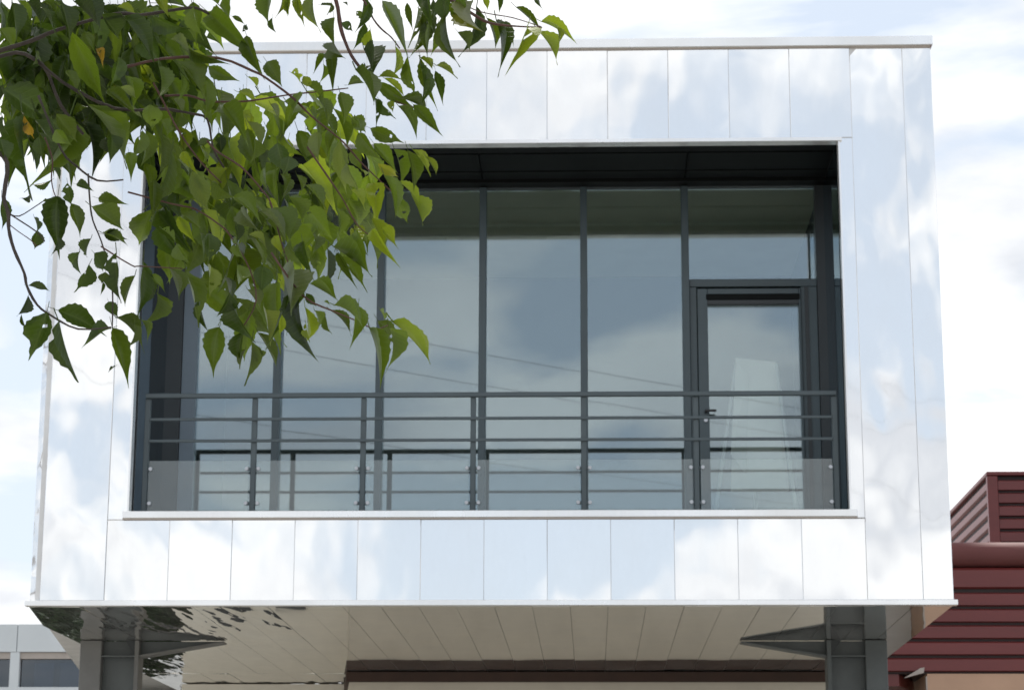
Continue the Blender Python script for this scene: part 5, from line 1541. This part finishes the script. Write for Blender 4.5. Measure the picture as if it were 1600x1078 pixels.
def blade_mesh(name, data, extra=None):
    v, f, bl = data
    me = bpy.data.meshes.new(name)
    me.from_pydata(v, [], f)
    a = me.attributes.new('blade', 'FLOAT_VECTOR', 'POINT')
    a.data.foreach_set('vector', [c for p in bl for c in p])
    for p in me.polygons: p.use_smooth = True
    me.materials.append(M['leaf'])
    return me

VARIANTS = [leaf_blade(1, 0.14, 0.05, 0.40), leaf_blade(2, 0.34, 0.24, 0.5), leaf_blade(3, 0.30, -0.24, 0.5),
            leaf_blade(4, 0.48, 0.08, 0.6), leaf_blade(5, 0.20, -0.12, 0.4, 1), leaf_blade(6, 0.16, 0.12, 0.45, 2.2),
            leaf_blade(7, 0.38, -0.32, 0.55), leaf_blade(8, 0.26, 0.15, 0.4, 1.2), leaf_blade(9, 0.1, -0.05, 0.8), leaf_blade(10, 0.3, 0.3, 0.7, 1.5)]
LEAF_MESH = [blade_mesh('leaf', d) for d in VARIANTS]
PICK = [0, 1, 2, 3, 4, 8, 1, 2, 6, 5, 7, 3, 6, 9, 0, 8, 4]

def leaf_matrix(base, vec, width, roll_):
    """Blade frame: +Y runs base to tip, +Z is the upper side, turned towards the light then rolled about the midrib."""
    y = vec.normalized()
    # upper side looks away from the viewer's side for hanging leaves: start from world up, then the open side (+Y sky)
    ref = Vector((0.15, -0.75, 0.65)).normalized()
    z_ = (ref - y * ref.dot(y))
    if z_.length < 1e-3: z_ = Vector((1, 0, 0))
    z_.normalize()
    z_ = Matrix.Rotation(roll_, 3, y) @ z_
    x_ = y.cross(z_)
    L_ = vec.length * 1.06
    width *= 1.06
    return Matrix(((x_.x * width, y.x * L_, z_.x * L_, base.x), (x_.y * width, y.y * L_, z_.y * L_, base.y),
                   (x_.z * width, y.z * L_, z_.z * L_, base.z), (0, 0, 0, 1)))

def tube_mesh(pts, r0, r1, n=7, sub=3, wob=0.15, seed=0):
    rnd = random.Random(seed)
    P = [Vector(p) for p in pts]
    Q = []
    for i in range(len(P) - 1):                      # Catmull-Rom through the joints
        p0 = P[max(i - 1, 0)]; p1 = P[i]; p2 = P[i + 1]; p3 = P[min(i + 2, len(P) - 1)]
        for s in range(sub):
            t = s / sub
            Q.append(0.5 * ((2 * p1) + (p2 - p0) * t + (2 * p0 - 5 * p1 + 4 * p2 - p3) * t * t + (3 * p1 - p0 - 3 * p2 + p3) * t ** 3))
    Q.append(P[-1])
    v, f = [], []
    for i, c in enumerate(Q):
        d = (Q[min(i + 1, len(Q) - 1)] - Q[max(i - 1, 0)]).normalized()
        a = d.cross(Vector((0.3, 1, 0.2))).normalized(); b_ = d.cross(a)
        t = i / (len(Q) - 1)
        r = (r0 + (r1 - r0) * t) * (1 + rnd.uniform(-wob, wob))
        for k_ in range(n):
            an = 2 * math.pi * k_ / n
            v.append(c + a * r * math.cos(an) + b_ * r * math.sin(an))
    for i in range(len(Q) - 1):
        for k_ in range(n):
            f.append([i * n + k_, i * n + (k_ + 1) % n, (i + 1) * n + (k_ + 1) % n, (i + 1) * n + k_])
    f.append(list(range(n))[::-1]); f.append([(len(Q) - 1) * n + k_ for k_ in range(n)])
    return v, f

TB = Vector((-2.9, -14.75, 0.0))
tree = empty('cherry_tree', TB, 'leafy cherry tree hanging green branches into the upper left foreground', 'tree')
crotch = Vector((-2.75, -14.85, 1.75))
tv, tf = tube_mesh([TB + Vector((0, 0, -0.05)), TB + Vector((.02, .01, .6)), TB + Vector((.08, -.05, 1.2)), crotch, crotch + Vector((.08, -.02, .7)), crotch + Vector((.0, .15, 1.5)), crotch + Vector((-.15, .3, 2.3))], 0.15, 0.03, 12, 4, 0.06, 3)
from_pd('trunk', tv, tf, M['bark'], tree, smooth=True)
brs = []
for i, (r0, r1, pts) in enumerate(BRANCHES):
    if i == 0: pts = [crotch + Vector((.0, 0, .1)), crotch + Vector((.35, -.2, .5)), crotch + Vector((.8, -.4, .85))] + pts[0:]; r0 = 0.0055
    if i in (4, 6): pts = [crotch + Vector((.05, 0, .9)), crotch + Vector((1.0, -.5, 1.75))] + pts; r0 = 0.006
    if i == 12: pts = [crotch + Vector((.8, -.4, .85))] + pts; r0 = 0.005
    v, f = tube_mesh(pts, r0 * (1 if i in (0, 4, 6, 12) else .6), r1, 7, 3, 0.14, i)
    brs.append(from_pd('branch', v, f, M['bark'] if i in (0, 1, 12, 15, 16, 20, 13, 14) else M['twig'], tree, smooth=True))

for row in LEAVES.split('\n'):
    a = row.split()
    bi = int(a[0]); fl = [float(v) for v in a[1:9]]; var = int(a[9]); tone = int(a[10])
    me = LEAF_MESH[PICK[var % len(PICK)]]
    o = bpy.data.objects.new('leaf', me)
    C.objects.link(o)
    par = brs[bi]
    o.parent = par
    mw = leaf_matrix(Vector(fl[0:3]), Vector(fl[3:6]), fl[6], fl[7])
    org = origin_of(par)
    o.matrix_local = Matrix.Translation(-org) @ mw
    o.color = TONES[tone] + (1,)

# remaining foliage, too many leaves to tell apart: the dense layer behind and the crown outside the picture
def foliage():
    rnd = random.Random(5)
    V_, F_, B_, Tn = [], [], [], []
    def put(base, vec, w, rl_, tone, var):
        v, f, bl = VARIANTS[var]
        mw = leaf_matrix(base, vec, w, rl_)
        s = len(V_)
        for p in v: V_.append(mw @ Vector(p))
        B_.extend(bl)
        F_.extend([[s + q_ for q_ in fc] for fc in f])
        c = TONES[tone]; kf = rnd.uniform(0.7, 1.3)
        Tn.extend([(c[0] * kf, c[1] * kf, c[2] * kf, 1)] * len(v))
    for row in BACK_LEAVES.split('\n'):
        a = [float(x_) for x_ in row.split()]
        put(Vector(a[0:3]), Vector(a[3:6]), a[6], a[7], int(a[8]), rnd.randrange(10))
    # crown: clusters of hanging leaves round limb ends, all left of and above the picture
    clusters = []
    while len(clusters) < 150:
        p = Vector((rnd.gauss(-2.6, .75), rnd.gauss(-14.9, .7), rnd.gauss(3.9, .6)))
        if not (2.5 < p.z < 5.1): continue
        clusters.append(p)
    for x_ in (-1.5, -1.1, -.8, -.5, -.2):                 # unseen leaf clusters added above the top edge to shade the branches
        for k_ in range(9 if x_ < -.7 else 3):
            clusters.append(Vector((x_ + rnd.uniform(-.2, .2), rnd.uniform(-15.7, -14.8), rnd.uniform(3.55, 4.2))))
    for c in clusters:
        for k_ in range(22):
            p = c + Vector((rnd.gauss(0, .17), rnd.gauss(0, .17), rnd.gauss(0, .13)))
            dist = p.y + 19.3
            # keep the crown out of the photograph's own view of the facade
            if dist < 1.5: continue
            u = p.x / dist; w_ = (p.z - 1.6) / dist
            if u > -0.32 and w_ < 0.435: continue
            vec = Vector((rnd.gauss(0.02, .03), rnd.gauss(0, .03), -rnd.uniform(.05, .09)))
            put(p, vec, rnd.uniform(.04, .055), rnd.gauss(0, .8), rnd.choice((0, 0, 1, 1, 2)), rnd.randrange(4))
    me = bpy.data.meshes.new('crown')
    me.from_pydata([tuple(p - TB) for p in V_], [], F_)
    at = me.attributes.new('blade', 'FLOAT_VECTOR', 'POINT'); at.data.foreach_set('vector', [c for p in B_ for c in p])
    at = me.attributes.new('tone', 'FLOAT_COLOR', 'POINT'); at.data.foreach_set('color', [c for p in Tn for c in p])
    at = me.attributes.new('is_joined', 'FLOAT', 'POINT'); at.data.foreach_set('value', [1.0] * len(V_))
    for p in me.polygons: p.use_smooth = True
    me.materials.append(M['leaf'])
    o = bpy.data.objects.new('crown', me)
    C.objects.link(o); o.parent = tree
    o['kind'] = 'stuff'
foliage()

# ------------------------------------------------------------------ planting around the buildings (seen in the metal)
def shrub(name, loc, rx, ry, h, n, label, cat, group, leaf=0.16, trunk_h=0.0, seed=1, tone=(0.03, 0.055, 0.018)):
    rnd = random.Random(seed)
    root = empty(name, loc, label, cat, group)
    v, f, tn = [], [], []
    blobs = []
    for i in range(18):
        a = rnd.uniform(0, 6.283); r = math.sqrt(rnd.random())
        blobs.append((rx * .65 * r * math.cos(a), ry * .65 * r * math.sin(a), trunk_h + (h - trunk_h) * rnd.uniform(.12, .9), rnd.uniform(.35, .6)))
    for i in range(n):
        b = rnd.choice(blobs)
        d = Vector((rnd.gauss(0, 1), rnd.gauss(0, 1), rnd.gauss(0, 1))).normalized() * b[3] * rnd.uniform(.6, 1.0)
        c = Vector((b[0] + d.x * rx * .6, b[1] + d.y * ry * .6, b[2] + d.z * (h - trunk_h) * .28))
        c.z = min(max(c.z, 0.05), h)
        u = Vector((rnd.gauss(0, 1), rnd.gauss(0, 1), rnd.gauss(0, 1))).normalized()
        w_ = u.orthogonal().normalized()
        s = leaf * rnd.uniform(.6, 1.3); k0 = len(v)
        v += [c - u * s, c + w_ * s * .45, c + u * s, c - w_ * s * .45]
        f.append([k0, k0 + 1, k0 + 2, k0 + 3])
    me = bpy.data.meshes.new('foliage'); me.from_pydata([tuple(p) for p in v], [], f)
    me.materials.append(M['shrub'])
    o = bpy.data.objects.new('crown' if trunk_h else 'foliage', me); C.objects.link(o); o.parent = root
    tv_, tf_ = tube_mesh([Vector(loc), Vector(loc) + Vector((.05, 0, h * .35)), Vector(loc) + Vector((.0, .08, h * .75))], .04 + .02 * h, .02, 8, 3, .1, seed)
    from_pd('trunk' if trunk_h else 'stem', tv_, tf_, M['bark'], root, smooth=True)
    return root
M['shrub'] = painted('evergreen_leaf', (0.032, 0.06, 0.022), 0.45, 0.5, 2.5)
hd = empty('evergreen_hedge', (-8, 12, 0), 'dark evergreen hedge behind the box, mirrored in the left end of the soffit', 'hedge')
for i, (x_, y_, rx, h) in enumerate(((-5.7, 8.3, .75, 3.68), (-6.7, 8.0, 1.0, 3.68), (-7.9, 8.4, 1.1, 3.68), (-9.2, 9.0, 1.2, 3.68), (-10.6, 9.6, 1.3, 3.68), (-6.2, 10.4, 1.2, 3.68), (-4.9, 10.8, 1.0, 3.68), (-8.2, 11.0, 1.4, 3.68))):
    sh = shrub('shrub', (x_, y_, 0), rx, rx, h, 4200, None, None, None, .19, 0, 30 + i)
    for ch in list(sh.children):
        wloc = sh.location + ch.location
        ch.parent = hd
        ch.location = wloc - hd.location
    bpy.data.objects.remove(sh)
GT_ = 'roadside trees mirrored in the corner strip'
for i, (x_, y_, rx, h, sz) in enumerate(((-42, -9, 3.2, 7.5, 'middle-sized'), (-47, -14, 3.5, 8.2, 'tallest'), (-40, -4.5, 2.6, 6.2, 'smallest'))):
    shrub('roadside_tree', (x_, y_, 0), rx, rx, h, 2600, sz + ' broadleaf roadside tree mirrored in the left corner strip', 'tree', GT_, .42, 1.6, 60 + i)

# ------------------------------------------------------------------ utility line behind the camera, mirrored in the glazing
PA, PB = Vector((-22.0, -2.2, 0)), Vector((24.0, -40.2, 0))
M['wood'] = painted('weathered_pole', (0.16, 0.12, 0.09), 0.85, 0.25, 6, 0.3, 60)
ul = (PB - PA).normalized()
un = Vector((-ul.y, ul.x, 0))
for p, lb_ in ((PA, 'weathered timber utility pole on the left, carrying the mirrored cables'), (PB, 'weathered timber utility pole on the right, carrying the mirrored cables')):
    up_ = empty('utility_pole', p, lb_, 'pole', 'utility poles of the cable line')
    cyl('shaft', p + Vector((0, 0, .002)), p + Vector((0, 0, 11.5)), 0.15, M['wood'], up_, 12, 0.1)
    cyl('crossarm', p + Vector((0, 0, 11.08)) - un * .8, p + Vector((0, 0, 11.08)) + un * .8, 0.055, M['wood'], up_, 8)
for h_, off_, sag, lb_ in ((11.42, .6, .25, 'topmost of three thin dark cables mirrored as diagonal lines in the windows'), (11.2, -.6, .28, 'middle of three thin dark cables mirrored as diagonal lines in the windows'),
                           (9.5, .12, .2, 'lowest of three thin dark cables mirrored as diagonal lines in the windows')):
    pts = []
    for i in range(25):
        t = i / 24
        pts.append(PA.lerp(PB, t) + un * off_ + Vector((0, 0, h_ - sag * 4 * t * (1 - t))))
    v, f = tube_mesh(pts, .005, .005, 6, 2, 0.0, 1)
    oc = from_pd('overhead_cable', v, f, M['cable'], None, smooth=True)
    oc['label'] = lb_; oc['category'] = 'cable'; oc['group'] = 'overhead cables'
